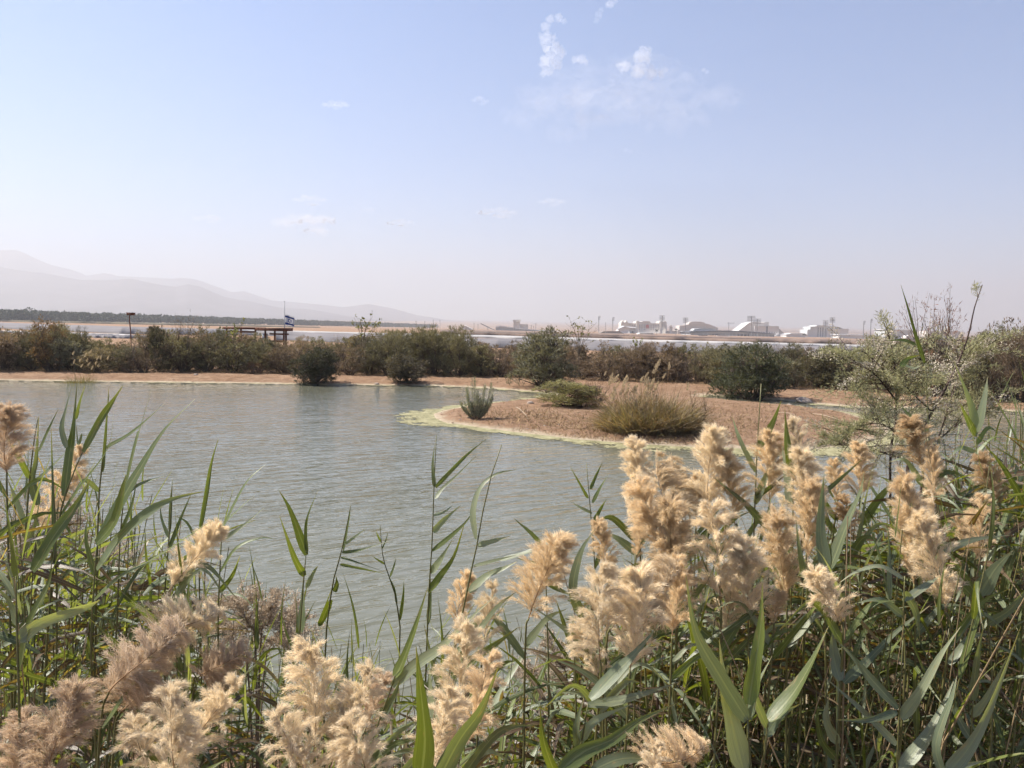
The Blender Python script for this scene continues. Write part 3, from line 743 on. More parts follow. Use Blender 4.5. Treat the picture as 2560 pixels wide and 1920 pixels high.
shrub('round_bush', 'smaller brownish round bush by the far waterline with shade at its right', 'bush', 1021, 957, 883, 112, V_BUSH[1], (0.135, 0.112, 0.075), z=0.12)
shrub('tamarisk_bush', 'broad grey green feathery bush leaning over the inlet', 'bush', 1358, 970, 834, 185, V_BUSHF[0], (0.235, 0.22, 0.14), z=0.12)
shrub('tamarisk_bush', 'large dark green bush with plumed tops beside the narrow channel', 'bush', 1876, 992, 843, 196, V_BUSHF[1], (0.115, 0.12, 0.07), z=0.12)
shrub('low_bush', 'small grey bush at the right end of the channel', 'bush', 2185, 1040, 975, 75, V_SCRUB[2], GREY, z=0.2)

TOPX = np.array([(-300, 815), (0, 815), (60, 818), (130, 804), (190, 818), (230, 842), (330, 842), (375, 815), (410, 812), (450, 812), (520, 820), (600, 818), (650, 836), (700, 852), (745, 838), (800, 834), (860, 838), (920, 832), (990, 820), (1060, 818), (1130, 816), (1165, 822), (1200, 852), (1250, 858), (1300, 850),
                 (1400, 852), (1460, 858), (1560, 860), (1640, 850), (1720, 856), (1800, 852), (1900, 850), (2000, 858), (2060, 858), (2110, 852), (2150, 845), (2220, 842), (2300, 835), (2380, 838), (2450, 825), (2520, 818), (2600, 815), (2900, 815)], float)
BASEX = np.array([(-300, 922), (0, 925), (640, 930), (1000, 937), (1300, 943), (1600, 951), (1800, 961), (2050, 971), (2300, 986), (2560, 1004), (2900, 1016)], float)
rs = np.random.default_rng(5)
pal = [(OLIVE, 'olive green'), (DARK, 'dark green'), (BROWN, 'brown'), (DULL, 'dull yellowish'), (GREY, 'grey green'), (BROWN, 'brown'), (DARK, 'dark green'), (OLIVE, 'olive green')]
for row, (step, doff, tjit) in enumerate(((56, 0, 30), (44, -6, 8), (60, -10, 16))):
    x = -150.0; k = 0
    while x < 2720:
        k += 1
        top = np.interp(x, TOPX[:, 0], TOPX[:, 1]); base = np.interp(x, BASEX[:, 0], BASEX[:, 1]) + doff + rs.normal() * 1.5
        ti = rs.uniform(0.2, 1.0) * tjit
        c, cn = pal[rs.integers(len(pal))]
        if 1200 < x < 1750 and rs.random() < 0.6: c, cn = BROWN, 'brown'
        if 960 < x < 1170: c, cn = (OLIVE, 'olive green')
        kc = rs.uniform(0.8, 1.25); c = tuple(v * kc for v in c)
        kind = rs.choice(3, p=(0.3, 0.3, 0.4)) if not 960 < x < 1170 else 1
        if kind == 2 and rs.random() < 0.28 and row < 2: kind = 3; c, cn = (0.30, 0.215, 0.15), 'dry brown'
        var = (V_DENSE, V_FEATHER, V_SCRUB, V_TWIG)[kind]; var = var[rs.integers(len(var))]
        if row: c = tuple(v * 1.08 for v in c)
        lab = f"{cn} {('leafy', 'feathery', 'scrubby', 'twiggy')[kind]} shrub, {ordinal(k)} from the left in the hedge's {('front', 'middle', 'back')[row]} row"
        shrub('hedge_shrub', lab, 'shrub', x, base, top + ti, step * rs.uniform(1.7, 2.2), var, c, "hedge behind the far bank", 0.33, k * 7 + row)
        x += step * rs.uniform(0.75, 1.2)
# single plants that stand out of the hedge
shrub('dead_shrub', 'leafless reddish brown twiggy shrub above the right hedge', 'shrub', 2330, 990, 742, 190, V_TWIG[0], (0.26, 0.13, 0.075), z=0.3)
shrub('dead_shrub', 'dry pale twiggy shrub in the hedge left of the shelter', 'shrub', 455, 930, 800, 90, V_TWIG[1], (0.26, 0.18, 0.11), z=0.3)
shrub('dead_shrub', 'low dry reddish shrub at the foot of the hedge', 'shrub', 630, 935, 905, 60, V_TWIG[2], (0.28, 0.13, 0.08), z=0.3)
shrub('dead_shrub', 'bare brown shrub in front of the hedge near the left bank', 'shrub', 330, 932, 880, 70, V_TWIG[1], (0.2, 0.13, 0.09), z=0.3)
shrub('round_tree', 'round thin crowned tree rising over the hedge at the right edge', 'tree', 2500, 985, 798, 130, V_SCRUB[1], (0.23, 0.165, 0.115), z=0.3)
shrub('hedge_shrub', 'tall brown bush rising above the left end of the hedge', 'shrub', 128, 927, 797, 110, V_SCRUB[3], (0.26, 0.165, 0.09), z=0.33)
shrub('hedge_shrub', 'dark leafy bush standing up in the hedge left of the dry twigs', 'shrub', 398, 929, 806, 66, V_DENSE[2], (0.11, 0.10, 0.062), z=0.33)

big_leaf_m = leafy('broad_leaves', (0.17, 0.165, 0.045), (0.30, 0.30, 0.05), 0.35, 0.5, 0.3, 0.4)
def tobacco(label, px, base, top, wpx, seed, n=7, leaves=70, z=0.3):
    """open plant of thin stems with a few broad leaves near the tips"""
    rs = np.random.default_rng(seed); p = on(px, base, z); s = ((p - CAM) @ _f) / F_PX
    root = empty('tobacco_tree', (p[0], p[1], ground_z(p[0], p[1]) - 0.03)); H = (base - top) * s; W = wpx * s
    st = MB(); C, D = [], []
    for i in range(n):
        tip = np.array([rs.uniform(-0.5, 0.5) * W, rs.uniform(-0.4, 0.4) * W, H * rs.uniform(0.72, 1.0)])
        t = np.linspace(0, 1, 6)[:, None]
        pts = np.array([0, 0, 0]) * (1 - t) + tip * t + np.array([0, 0, 0.12 * H]) * np.sin(t * 3.1) * [1, 1, 1] - (tip * [0.35, 0.35, 0]) * np.sin(t * 3.14)
        st.tube(pts, np.linspace(0.03, 0.007, 6), 5, False)
        for q in range(4):
            u = rs.uniform(0.55, 0.95); b0 = pts[0] * (1 - u) + np.array([np.interp(u, t[:, 0], pts[:, j]) for j in range(3)]) * 1.0 if False else np.array([np.interp(u, t[:, 0], pts[:, j]) for j in range(3)])
            e = b0 + [rs.normal() * 0.12 * W, rs.normal() * 0.12 * W, rs.uniform(0.05, 0.16) * H]
            st.tube([b0, (b0 + e) / 2 + [0, 0, -0.03], e], [0.008, 0.006, 0.003], 4, False)
            k = max(1, leaves // (n * 4))
            for _ in range(k): C.append(b0 + (e - b0) * rs.uniform(0.4, 1.05)); D.append(norm(e - b0 + rs.normal(size=3) * 0.3))
    st.build('stem', plain('pale_stem', (0.24, 0.18, 0.11), 0.85, 0.2, 5), root)
    m = len(C); cr = MB(); cr.add(*leaf_cards(rs, np.array(C), np.array(D), rs.uniform(0.12, 0.24, m), rs.uniform(0.08, 0.15, m), 0.8))
    cr.build('crown', big_leaf_m, root); tag(root, label, 'tree'); return root
tobacco('thin yellowish tree with sparse broad leaves rising beside the flagpole', 905, 936, 783, 95, 1, 9, 150)
tobacco('sparse bare branched tree with dark leaf tips above the hedge middle', 1445, 946, 798, 105, 2, 12, 120)
tobacco('small leafy sapling standing up from the brown hedge', 1590, 948, 838, 34, 3, 4, 60)
tobacco('yellow green leafy sprig rising over the shelter roof', 580, 930, 803, 70, 4, 6, 110)

# ------------------------------------------------------------------ plumes of the far reed clumps and the near reeds share one generator
plume_m = leafy('plume_floss', (0.6, 0.45, 0.28), (1.0, 0.965, 0.88), 0.42, 0.75, 0.15, 0.22, use_obj=True)
rachis_m = plain('plume_rachis', (0.40, 0.24, 0.12), 0.7, 0.15, 20)
def plume_mesh(seed, kind, nb=92, per=215, thin=1.0):
    """unit plume: base at the origin, tip at +Z 1; side branches carry many fine hairs.
    kind: cone (full, upright), nod (bends over to +X, floss hanging), loose (open, spreading branches)"""
    rs = np.random.default_rng(seed)
    t = np.linspace(0, 1, 24)
    bend = {'cone': 0.04, 'nod': 0.26, 'loose': 0.03}[kind]
    ax = np.column_stack([bend * np.sin(t * math.pi) * -1.0, 0.02 * np.sin(t * 5), t])
    def axis(u): return np.column_stack([np.interp(u, t, ax[:, j]) for j in range(3)])
    tg = norm(np.gradient(ax, axis=0))
    def tang(u): return norm(np.column_stack([np.interp(u, t, tg[:, j]) for j in range(3)]))
    nb_ = nb
    u = np.sort(rs.random(nb_) ** 0.95) * 0.96
    O = axis(u); T = tang(u)
    phi = rs.uniform(0, 6.28, nb_)
    out = np.column_stack([np.cos(phi), np.sin(phi), np.zeros(nb_)])
    out = norm(out + [{'cone': 0.5, 'nod': 1.0, 'loose': 0.3}[kind], 0, 0])
    wid = {'cone': 0.34, 'nod': 0.30, 'loose': 0.35}[kind]
    ang = {'cone': 0.55, 'nod': 0.9, 'loose': 0.62}[kind]
    Lb = wid * (0.35 + 1.25 * np.sin(np.clip((1 - u) * 0.95 + 0.05, 0, 1) * math.pi * 0.62)) * rs.uniform(0.65, 1.15, nb_)
    Lb = np.where(u < 0.08, Lb * 0.75, Lb)
    d0 = norm(T * math.cos(ang) + out * math.sin(ang) + rs.normal(size=(nb_, 3)) * 0.10)
    droop = {'cone': 0.75, 'nod': 1.25, 'loose': 0.85}[kind]
    S = rs.random((nb_, per)) ** 0.8
    g = np.array([0.0, 0, -1.0])
    if kind == 'nod': g = norm(np.array([0.35, 0, -1.0]))
    C = O[:, None] + (d0[:, None] * S[..., None] + g * (droop * 0.5) * S[..., None] ** 2) * Lb[:, None, None]
    Dr = norm(d0[:, None] + g * droop * S[..., None] + 0 * C)
    C = (C + rs.normal(size=C.shape) * 0.0095 * (0.5 + S[..., None])).reshape(-1, 3); Dr = Dr.reshape(-1, 3)
    n = len(C)
    mb = MB()
    v, q = leaf_cards(rs, C, Dr, rs.uniform(0.04, 0.105, n) * thin, rs.uniform(0.0022, 0.0052, n) * thin, 0.30)
    mb.add(v, q)
    # the branch tips end in longer fine strands
    tip = O + (d0 + g * droop * 0.5) * Lb[:, None]
    v, q = leaf_cards(rs, np.repeat(tip, 4, 0) + rs.normal(size=(nb_ * 4, 3)) * 0.008, np.repeat(norm(d0 + g * droop), 4, 0), 0.09, 0.003, 0.3)
    mb.add(v, q)
    # top tuft
    k = 130; uu = rs.uniform(0.78, 1.0, k)
    v, q = leaf_cards(rs, axis(uu) + rs.normal(size=(k, 3)) * 0.016, tang(uu), rs.uniform(0.03, 0.07, k), 0.007, 0.35)
    mb.add(v, q)
    rc = MB(); rc.tube(ax[:22], np.linspace(0.0085, 0.003, 22), 5, False)
    return mb.mesh('plume', plume_m), rc.mesh('rachis', rachis_m)
def tiny_plume(seed):
    """a plume seen from thirty metres: a soft spindle of broad tufts"""
    rs = np.random.default_rng(seed); n = 110; u = rs.random(n); a = rs.uniform(0, 6.28, n)
    r_ = 0.20 * np.sin(np.clip(u * 0.85 + 0.12, 0, 1) * math.pi) * rs.random(n) ** 0.5
    C = np.column_stack([r_ * np.cos(a) + 0.2 * u ** 2, r_ * np.sin(a), u * 0.85])
    mb = MB(); mb.add(*leaf_cards(rs, C, np.column_stack([np.cos(a) * 0.4 + 0.2, np.sin(a) * 0.4, np.ones(n)]), rs.uniform(0.12, 0.25, n), rs.uniform(0.05, 0.09, n), 0.3))
    return mb.mesh('plume', plume_m), None
P_CONE = [plume_mesh(500 + i, 'cone') for i in range(4)]
P_NOD = [plume_mesh(520 + i, 'nod') for i in range(4)]
P_LOOSE = [plume_mesh(540 + i, 'loose', 60, 250) for i in range(4)]
P_TINY = [tiny_plume(560 + i) for i in range(3)]
CREAM, TAN, PINK, AMBER = (1.19, 1.0, 0.715), (1.12, 0.89, 0.59), (0.94, 0.735, 0.525), (0.88, 0.655, 0.40)
def frame_to(p0, p1, roll, s=None, w=1.0):
    """matrix that lays local +Z along p0 -> p1, scaled to that length"""
    p0, p1 = Vector(p0), Vector(p1); d = p1 - p0; L = d.length
    q = d.to_track_quat('Z', 'Y').to_matrix().to_4x4()
    return Matrix.Translation(p0) @ q @ Matrix.Rotation(roll, 4, 'Z') @ Matrix.Diagonal((L * w, L * w, L, 1))

blade_m = blade_material()
tuft_m = leafy('tussock_blades', (0.16, 0.2, 0.07), (1.3, 1.2, 0.5), 0.36, 0.55, 0.3, 0.35, use_obj=True)
def reed_clump(name, label, px, base, top, wpx, seed, n_blade, plumes, cols, z=0.15, group=None):
    """a tussock seen from afar: blades as one mass, each plume a part"""
    rs = np.random.default_rng(seed); p = on(px, base, z); s = ((p - CAM) @ _f) / F_PX
    root = empty(name, (p[0], p[1], ground_z(p[0], p[1]) - 0.02)); H, W = (base - top) * s, wpx * s
    for ci, (col, share) in enumerate(cols):
        n = int(n_blade * share); mb = MB()
        a = rs.uniform(0, 6.28, n); r_ = W * 0.40 * np.sqrt(rs.random(n))
        b0 = np.column_stack([r_ * np.cos(a), 0.6 * r_ * np.sin(a), np.zeros(n)])
        prof = np.clip(1 - (b0[:, 0] / (W * 0.47)) ** 2, 0.08, 1) ** 0.7
        L = H * prof * rs.uniform(0.5, 1.0, n) * (0.62 + 0.55 * vnoise(b0[:, :2] + 50, W * 0.13, seed))
        d = norm(np.column_stack([b0[:, 0] / W * 0.9, b0[:, 1] / W * 0.9, np.ones(n)]) + rs.normal(size=(n, 3)) * [0.5, 0.5, 0.3])
        side = norm(np.cross(d, rs.normal(size=(n, 3)))); bow = norm(d * [1, 1, 0] + rs.normal(size=(n, 3)) * 0.3) * L[:, None] * rs.uniform(0.10, 0.55, (n, 1))
        w = rs.uniform(0.005, 0.011, n)[:, None]
        m1 = b0 + d * (L * 0.55)[:, None] + bow * 0.25; e = b0 + d * L[:, None] + bow - [0, 0, 1] * (L * 0.08)[:, None]
        V = np.stack([b0 - side * w * 0.5, b0 + side * w * 0.5, m1 + side * w, m1 - side * w, e], 1).reshape(-1, 3)
        k = np.arange(n)[:, None] * 5
        mb.add(V, k + np.array([[0, 1, 2, 3]]), k + np.array([[3, 2, 4]]))
        o = link('blades', mb.mesh('blades', tuft_m), root, color=col); o['kind'] = 'stuff'
    for (x, y, ln) in plumes:
        c = at(x, y, (p - CAM) @ _f + rs.uniform(-0.9, -0.3)) - np.array(root.location)
        h = ln * s; dr = norm(np.array([rs.uniform(0.1, 0.6), rs.normal() * 0.2, 1]))
        pm, rc = P_TINY[rs.integers(3)]
        mb = MB(); mb.tube([[c[0] * 0.6, c[1] * 0.6, 0], [c[0] * 0.85, c[1] * 0.9, c[2] * 0.6], c], [0.006, 0.005, 0.004], 4, False)
        pl = link('plume', pm, root, frame_to(c, c + dr * h, rs.uniform(-0.5, 0.5), w=0.75), (0.64, 0.50, 0.32))
        mb.build('stalk', rachis_m, root)
    tag(root, label, 'reeds', group); return root
rs = np.random.default_rng(77)
pts = [(1638, 922, 28), (1632, 935, 26), (1672, 925, 22), (1612, 945, 18), (1656, 947, 18), (1600, 955, 18), (1510, 940, 14)]
pts += [(rs.uniform(1520, 1640), rs.uniform(955, 1062), rs.uniform(18, 30)) for _ in range(60)] + [(1718, 978, 22), (1735, 990, 16), (1690, 1000, 16)]
reed_clump('reed_clump', 'large brownish reed clump with pale plumes on the sandy spit', 1625, 1082, 958, 305, 3, 6500, pts,
           [((0.38, 0.295, 0.19), 0.5), ((0.25, 0.225, 0.13), 0.22), ((0.33, 0.22, 0.14), 0.28)])
reed_clump('reed_clump', 'leaning tussock with white plumes on the left far bank', 205, 951, 900, 90, 4, 700,
           [(x + 6, y, 12) for x, y in ((175, 888), (205, 893), (218, 884), (192, 905), (212, 906), (235, 901), (245, 900), (262, 900), (178, 910), (213, 915), (232, 912), (238, 918), (195, 920), (222, 925))],
           [((0.20, 0.20, 0.07), 0.6), ((0.30, 0.22, 0.10), 0.4)])
shrub('low_bush', 'low bright green bush on the spit beside the inlet', 'bush', 1420, 1021, 960, 165, V_BUSHF[0], (0.34, 0.31, 0.14), z=0.2)
shrub('low_bush', 'dry brown twiggy bush between the green bush and the reed clump', 'bush', 1488, 1024, 958, 80, V_TWIG[2], (0.24, 0.13, 0.07), z=0.2)
shrub('low_bush', 'rusty dry growth under the low green bush on the spit', 'bush', 1462, 1024, 988, 120, V_TWIG[0], (0.27, 0.13, 0.065), z=0.2)
shrub('low_bush', 'drooping brown growth at the right foot of the reed clump', 'bush', 1735, 1080, 985, 110, V_TWIG[1], (0.25, 0.14, 0.07), z=0.2)

def spire_bush():
    """grey green bush of upright leafy spires at the tip of the spit"""
    rs = np.random.default_rng(9); p = on(1190, 1046, 0.18); s = ((p - CAM) @ _f) / F_PX
    root = empty('spire_bush', (p[0], p[1], ground_z(p[0], p[1]) - 0.02))
    st, cr = MB(), MB()
    tops = [(1182, 938, 14), (1165, 965, 10), (1172, 978, 10), (1200, 990, 12), (1215, 962, 12), (1226, 955, 13), (1230, 985, 10), (1205, 1000, 10), (1155, 1000, 9), (1190, 975, 10), (1178, 1005, 10), (1222, 1000, 10), (1160, 1020, 8), (1212, 1015, 9)]
    for x, y, w in tops:
        for _ in range(3):
            dy = rs.uniform(-0.25, 0.25)
            tip = np.array([(x + rs.normal() * 4 - 1190) * s, dy, (1046 - y) * s * rs.uniform(0.85, 1.02)])
            b0 = np.array([tip[0] * 0.25, dy * 0.4, 0]); t = np.linspace(0, 1, 7)[:, None]
            pts = b0 + (tip - b0) * t + np.array([tip[0] * 0.35, dy * 0.3, 0]) * np.sin(t * 3.14) * 0.5
            st.tube(pts, np.linspace(0.011, 0.004, 7), 4, False)
            n = 190; u = rs.uniform(0.1, 1.0, n)
            C = np.column_stack([np.interp(u, t[:, 0], pts[:, j]) for j in range(3)])
            a = rs.uniform(0, 6.28, n); rr = w * 0.42 * s * (1 - 0.75 * u ** 2) * rs.random(n)
            C = C + np.column_stack([rr * np.cos(a), rr * np.sin(a), rs.normal(size=n) * 0.02])
            D = np.column_stack([np.cos(a) * 0.5, np.sin(a) * 0.5, np.ones(n)])
            cr.add(*leaf_cards(rs, C, norm(D), rs.uniform(0.05, 0.11, n), rs.uniform(0.012, 0.022, n), 0.5))
    st.build('stem', bark_m, root); o = cr.build('crown', shrub_m, root); o.color = (0.38, 0.385, 0.26, 1)
    tag(root, 'grey green bush of upright spires at the tip of the spit', 'bush')
spire_bush()

# ------------------------------------------------------------------ algae, weeds, stones and sticks of the spit and the banks
def grid_mask(x0, x1, y0, y1, step, fn, z):
    nx, ny = int((x1 - x0) / step), int((y1 - y0) / step)
    X, Y = np.meshgrid(x0 + np.arange(nx) * step, y0 + np.arange(ny) * step)
    P = np.stack([X.ravel() + step / 2, Y.ravel() + step / 2], -1)
    k = fn(P); P = P[k] - step / 2; n = len(P)
    V = np.stack([P, P + [step, 0], P + [step, step], P + [0, step]], 1).reshape(-1, 2)
    V = V + 0.35 * step * np.column_stack([vnoise(V * 13.7, 1.0, 5), vnoise(V * 11.3, 1.0, 8)])
    zz = z + 0.012 * vnoise(V, 0.25, 2)
    mb = MB(); mb.add(np.column_stack([V, zz]), np.arange(n * 4).reshape(-1, 4)); return mb
def algae_fn(P):
    sd = land(P)[1]
    # a belt along the spit's water side, widest round the tip; thin along the far shore
    tip = on(1120, 1045)[:2]; dt = np.hypot(P[:, 0] - tip[0], P[:, 1] - tip[1])
    spit = sstep(-P[:, 1], -39, -37) * sstep(P[:, 0], tip[0] - 3, tip[0] - 1.5)
    wid = 0.5 + 1.0 * np.exp(-(dt / 3.2) ** 2) + 0.55 * sstep(P[:, 0], 0, 6) * spit
    wid = np.where(P[:, 1] > 39.5, 0.65, wid) * (0.75 + 1.3 * fbm(P, 1.4, 21) + 0.5)
    wid *= sstep(26 - P[:, 0], 0, 4)
    f = np.clip(-sd / np.maximum(wid, .05), 0, 1.5)
    hole = 1.5 * fbm(P, 0.6, 33, 4) + 0.5 - 0.55 * f ** 2 + 0.7 * (vnoise(P, 0.055, 77) - 0.5)
    return (sd < 0.05) & (f < 1.4) & (hole > 0)
t = NT('algae_scum')
f = t.noise(t.pos(), 2.6, 8, 0.8)
algae_m = t.done(t.bsdf(t.ramp(f, [(0.30, (0.07, 0.065, 0.028)), (0.45, (0.19, 0.172, 0.085)), (0.58, (0.32, 0.29, 0.165)), (0.72, (0.46, 0.425, 0.29))]), 0.8, 0.2, normal=t.bump(f, 0.7, 0.03)))
o = grid_mask(-6, 27, 24.5, 40, 0.045, algae_fn, 0.006).build('algae_mat', algae_m); tag(o, 'yellow green algae floating round the spit', 'algae', kind='stuff')
def algae_far(P):
    sd = land(P)[1]; w = 0.35 + 0.5 * fbm(P, 3.0, 51) + 0.35 * sstep(P[:, 0], -14, 2)
    f = np.clip(-sd / np.maximum(w, .05), 0, 1.5)
    return (sd < 0.05) & (f < 1.3) & (1.1 * fbm(P, 0.7, 61, 3) + 0.3 - 0.45 * f + 0.3 * (vnoise(P, 0.09, 78) - 0.5) > 0)
o = grid_mask(-45, 34, 39.5, 60, 0.09, algae_far, 0.006).build('algae_mat', algae_m); tag(o, 'thin pale algae line along the far shore', 'algae', kind='stuff')

straw_m = leafy('dry_straw', (0.40, 0.28, 0.15), (0.35, 0.24, 0.12), 0.2, 0.8, 0.2, 0.4)
def weeds(name, label, boxes, mat, hgt=(0.05, 0.25)):
    """tufts of dry stalks, too many to count"""
    rs = np.random.default_rng(len(boxes) + 40); mb = MB()
    for (x, y, rx, ry, n) in boxes:
        px, py = x + rs.normal(size=n) * rx * 0.5, y + rs.normal(size=n) * ry * 0.5
        B = np.array([on(a, b_, 0.2) for a, b_ in zip(px, py)]); z, sd = land(B[:, :2]); B[:, 2] = z - 0.01
        B = B[sd > 0.15]; m = len(B)
        d = norm(np.column_stack([rs.normal(size=m), rs.normal(size=m), rs.uniform(0.3, 2.0, m)]))
        L = rs.uniform(*hgt, m)[:, None]; s_ = norm(np.cross(d, rs.normal(size=(m, 3)))); w = rs.uniform(0.005, 0.014, m)[:, None]
        e = B + d * L - [0, 0, 1] * L * 0.15; mid = B + d * L * 0.5 + [0, 0, 1] * L * 0.05
        V = np.stack([B - s_ * w, B + s_ * w, mid + s_ * w, mid - s_ * w, e], 1).reshape(-1, 3); k = np.arange(m)[:, None] * 5
        mb.add(V, k + np.array([[0, 1, 2, 3]]), k + np.array([[3, 2, 4]]))
    o = mb.build(name, mat); tag(o, label, 'weeds', kind='stuff')
weeds('dry_weeds', 'dry straw and dead weeds strewn over the spit', [(1350, 1050, 110, 24, 1100), (1480, 1066, 120, 22, 1200), (1620, 1088, 260, 20, 1900), (1840, 1062, 130, 40, 900), (1900, 1030, 200, 30, 500), (2020, 1060, 160, 60, 400), (1250, 1040, 120, 20, 500), (1700, 1080, 150, 24, 900)], straw_m)
weeds('dry_weeds', 'sparse dry weeds along the far bank at the hedge foot', [(x, np.interp(x, BASEX[:, 0], BASEX[:, 1]) + 4, 90, 5, 240) for x in range(0, 2560, 90)], straw_m, (0.1, 0.5))
def clods():
    """crumbs of earth and pebbles lying all over the spit and the far bank"""
    rs = np.random.default_rng(31); n = 5200
    px, py = rs.uniform(0, 2400, n), rs.uniform(930, 1112, n); B = np.array([on(a, b_, 0.15) for a, b_ in zip(px, py)])
    z, sd = land(B[:, :2]); k = (sd > 0.05) & (sd < 9) & (B[:, 1] < 60); B = B[k]; B[:, 2] = z[k]; m = len(B)
    s_ = (0.012 + 0.05 * rs.random(m) ** 3)[:, None, None]
    o = np.array([[1, 0, 0], [0, 1, 0], [-1, 0, 0], [0, -1, 0], [0, 0, 1.0], [0, 0, -0.6]]) * 1.0
    V = B[:, None] + (o[None] + rs.normal(size=(m, 6, 3)) * 0.3) * s_ * [1, 1, 0.7]
    f = np.array([[0, 1, 4], [1, 2, 4], [2, 3, 4], [3, 0, 4], [1, 0, 5], [2, 1, 5], [3, 2, 5], [0, 3, 5]])
    mb = MB(); mb.add(V.reshape(-1, 3), None, (np.arange(m)[:, None, None] * 6 + f[None]).reshape(-1, 3))
    tag(mb.build('pebbles', plain('earth_clod', (0.34, 0.22, 0.15), 0.95, 0.45, 3.0)), 'crumbs of earth and pebbles over the spit and far bank', 'pebbles', kind='stuff')
clods()
stone_m = plain('pale_stone', (0.40, 0.32, 0.26), 0.9, 0.25, 6.0)
def stone_mesh(seed):
    import bmesh
    from mathutils import noise
    bm = bmesh.new(); bmesh.ops.create_icosphere(bm, subdivisions=3, radius=0.5)
    for v in bm.verts:
        f = noise.noise(v.co * 2.2 + Vector((seed * 5.3, 0, 0))) * 0.34 + noise.noise(v.co * 6 + Vector((0, seed, 0))) * 0.08
        v.co = v.co * (1 + f); v.co.z *= 0.62
    me = bpy.data.meshes.new('stone'); bm.to_mesh(me); bm.free(); me.materials.append(stone_m); return me
ST = [stone_mesh(i) for i in range(4)]
def stone(label, px, py, w, k, group=None, z=0.2):
    p = on(px, py, z); s = ((p - CAM) @ _f) / F_PX * w
    o = link('stone', ST[k % 4]); o.location = (p[0], p[1], ground_z(p[0], p[1]) + 0.10 * s); o.scale = (s, s * 0.8, s * 0.75); o.rotation_euler = (0, 0, px)
    tag(o, label, 'stone', group); return o
stone('large reddish boulder on the shore right of the dark green bush', 2010, 999, 40, 0)
stone('flat stone beside the large boulder', 1972, 1006, 22, 1)
stone('white stone lying on the left far bank', 490, 941, 10, 2)
stone('dark stone at the waterline below the olive shrubs', 942, 955, 13, 3)
stone('dark driftwood like lump beside the low green bush', 1326, 1012, 18, 1)
rs = np.random.default_rng(19)
small = []
for k in range(22):
    x, y = rs.uniform(1130, 1560), rs.uniform(1040, 1092)
    P = on(x, y, 0.2); sd = land(P[None, :2])[1][0]
    if sd > 0.3: small.append((x, y, rs.uniform(3, 8)))
for k, (x, y, w) in enumerate(sorted(small)): stone(f'small pale stone on the sandy spit, {ordinal(k + 1)} from the left', x, y, w, k, 'small stones on the spit')
stick_m = plain('bleached_stick', (0.45, 0.34, 0.24), 0.85, 0.2, 8.0)
for i, (x0, y0, x1, y1, lab) in enumerate(((2031, 1035, 2105, 1052, 'long bleached stick lying on the right of the spit'), (2065, 1062, 2115, 1073, 'short bleached stick below the long one'), (1945, 1035, 1990, 1042, 'thin stick on the spit near the channel'), (1290, 1022, 1322, 1050, 'curved dry stalk on the spit before the green bush'))):
    a, b_ = on(x0, y0, 0.25), on(x1, y1, 0.25); m_ = (a + b_) / 2
    for p in (a, m_, b_): p[2] = ground_z(p[0], p[1]) + 0.02
    m_[2] += 0.05; mb = MB(); mb.tube([a, (a + m_) / 2 + [0, 0, .02], m_, (m_ + b_) / 2 + [.03, 0, .01], b_], [0.02, 0.022, 0.02, 0.016, 0.008], 6)
    tag(mb.build('stick', stick_m), lab, 'stick')

# ------------------------------------------------------------------ shelter, flag, nest box
def px_box(mb, d, x0, y0, x1, y1, depth, k=0.0, o=np.zeros(3)):
    a, b_ = at(x0, y1, d), at(x1, y0, d); c = (a + b_) / 2 - o
    mb.box([c[0], c[1] + k + depth / 2, c[2]], (abs(b_[0] - a[0]), depth, abs(b_[2] - a[2])))
def shelter():
    d = 68.0; o = at(670, 870, d); o[2] = ground_z(o[0], o[1]) ; root = empty('shelter', o)
    s = d / F_PX
    mb = MB(); px_box(mb, d, 640, 822, 713, 826.5, 2.6, -0.2, o); rf = mb.build('roof', brown_wood, root)
    for x in range(646, 712, 9):
        mb = MB(); px_box(mb, d, x, 820.2, x + 3.5, 822, 2.8, -0.3, o); mb.build('slat', brown_wood, rf)
    for x, k in ((661, 0.05), (667, 2.1), (696, 2.1), (707.5, 0.05)):
        mb = MB(); p = at(x + 1.8, 826.5, d) - o; mb.box([p[0], p[1] + k, p[2] / 2], (0.13, 0.13, p[2])); mb.build('post', brown_wood, root)
    mb = MB(); px_box(mb, d, 661, 834, 710, 837, 0.07, 1.4, o); mb.build('rail', brown_wood, root)
    mb = MB(); px_box(mb, d, 664, 852, 705, 856, 0.07, 1.4, o); mb.build('rail', brown_wood, root)
    mb = MB(); px_box(mb, d, 645, 834, 660, 851, 0.06, 1.0, o); bd = mb.build('notice_board', plain('board_blue', (0.48, 0.52, 0.56), 0.6), root)
    mb = MB(); px_box(mb, d, 651, 836.5, 653, 838.5, 0.02, 0.975, o); mb.build('mark', dark_m, bd)
    tag(root, 'brown timber shelter with posts and flat roof above the hedge', 'shelter')
    o = at(590, 870, d + 6); o[2] = ground_z(o[0], o[1]); root = empty('bird_hide', o); mb = MB()
    px_box(mb, d + 6, 556, 819, 640, 822.5, 3.0, 0, o); mb.build('roof', brown_wood, root)
    mb = MB(); px_box(mb, d + 6, 562, 828, 636, 830.5, 0.1, 0.3, o); mb.build('rail', brown_wood, root)
    for x in (562, 598, 634):
        mb = MB(); p = at(x, 822.5, d + 6) - o; mb.box([p[0], p[1] + 0.5, p[2] / 2], (0.14, 0.14, p[2])); mb.build('post', brown_wood, root)
    tag(root, 'long low brown roofed hide left of the shelter', 'hide')
shelter()
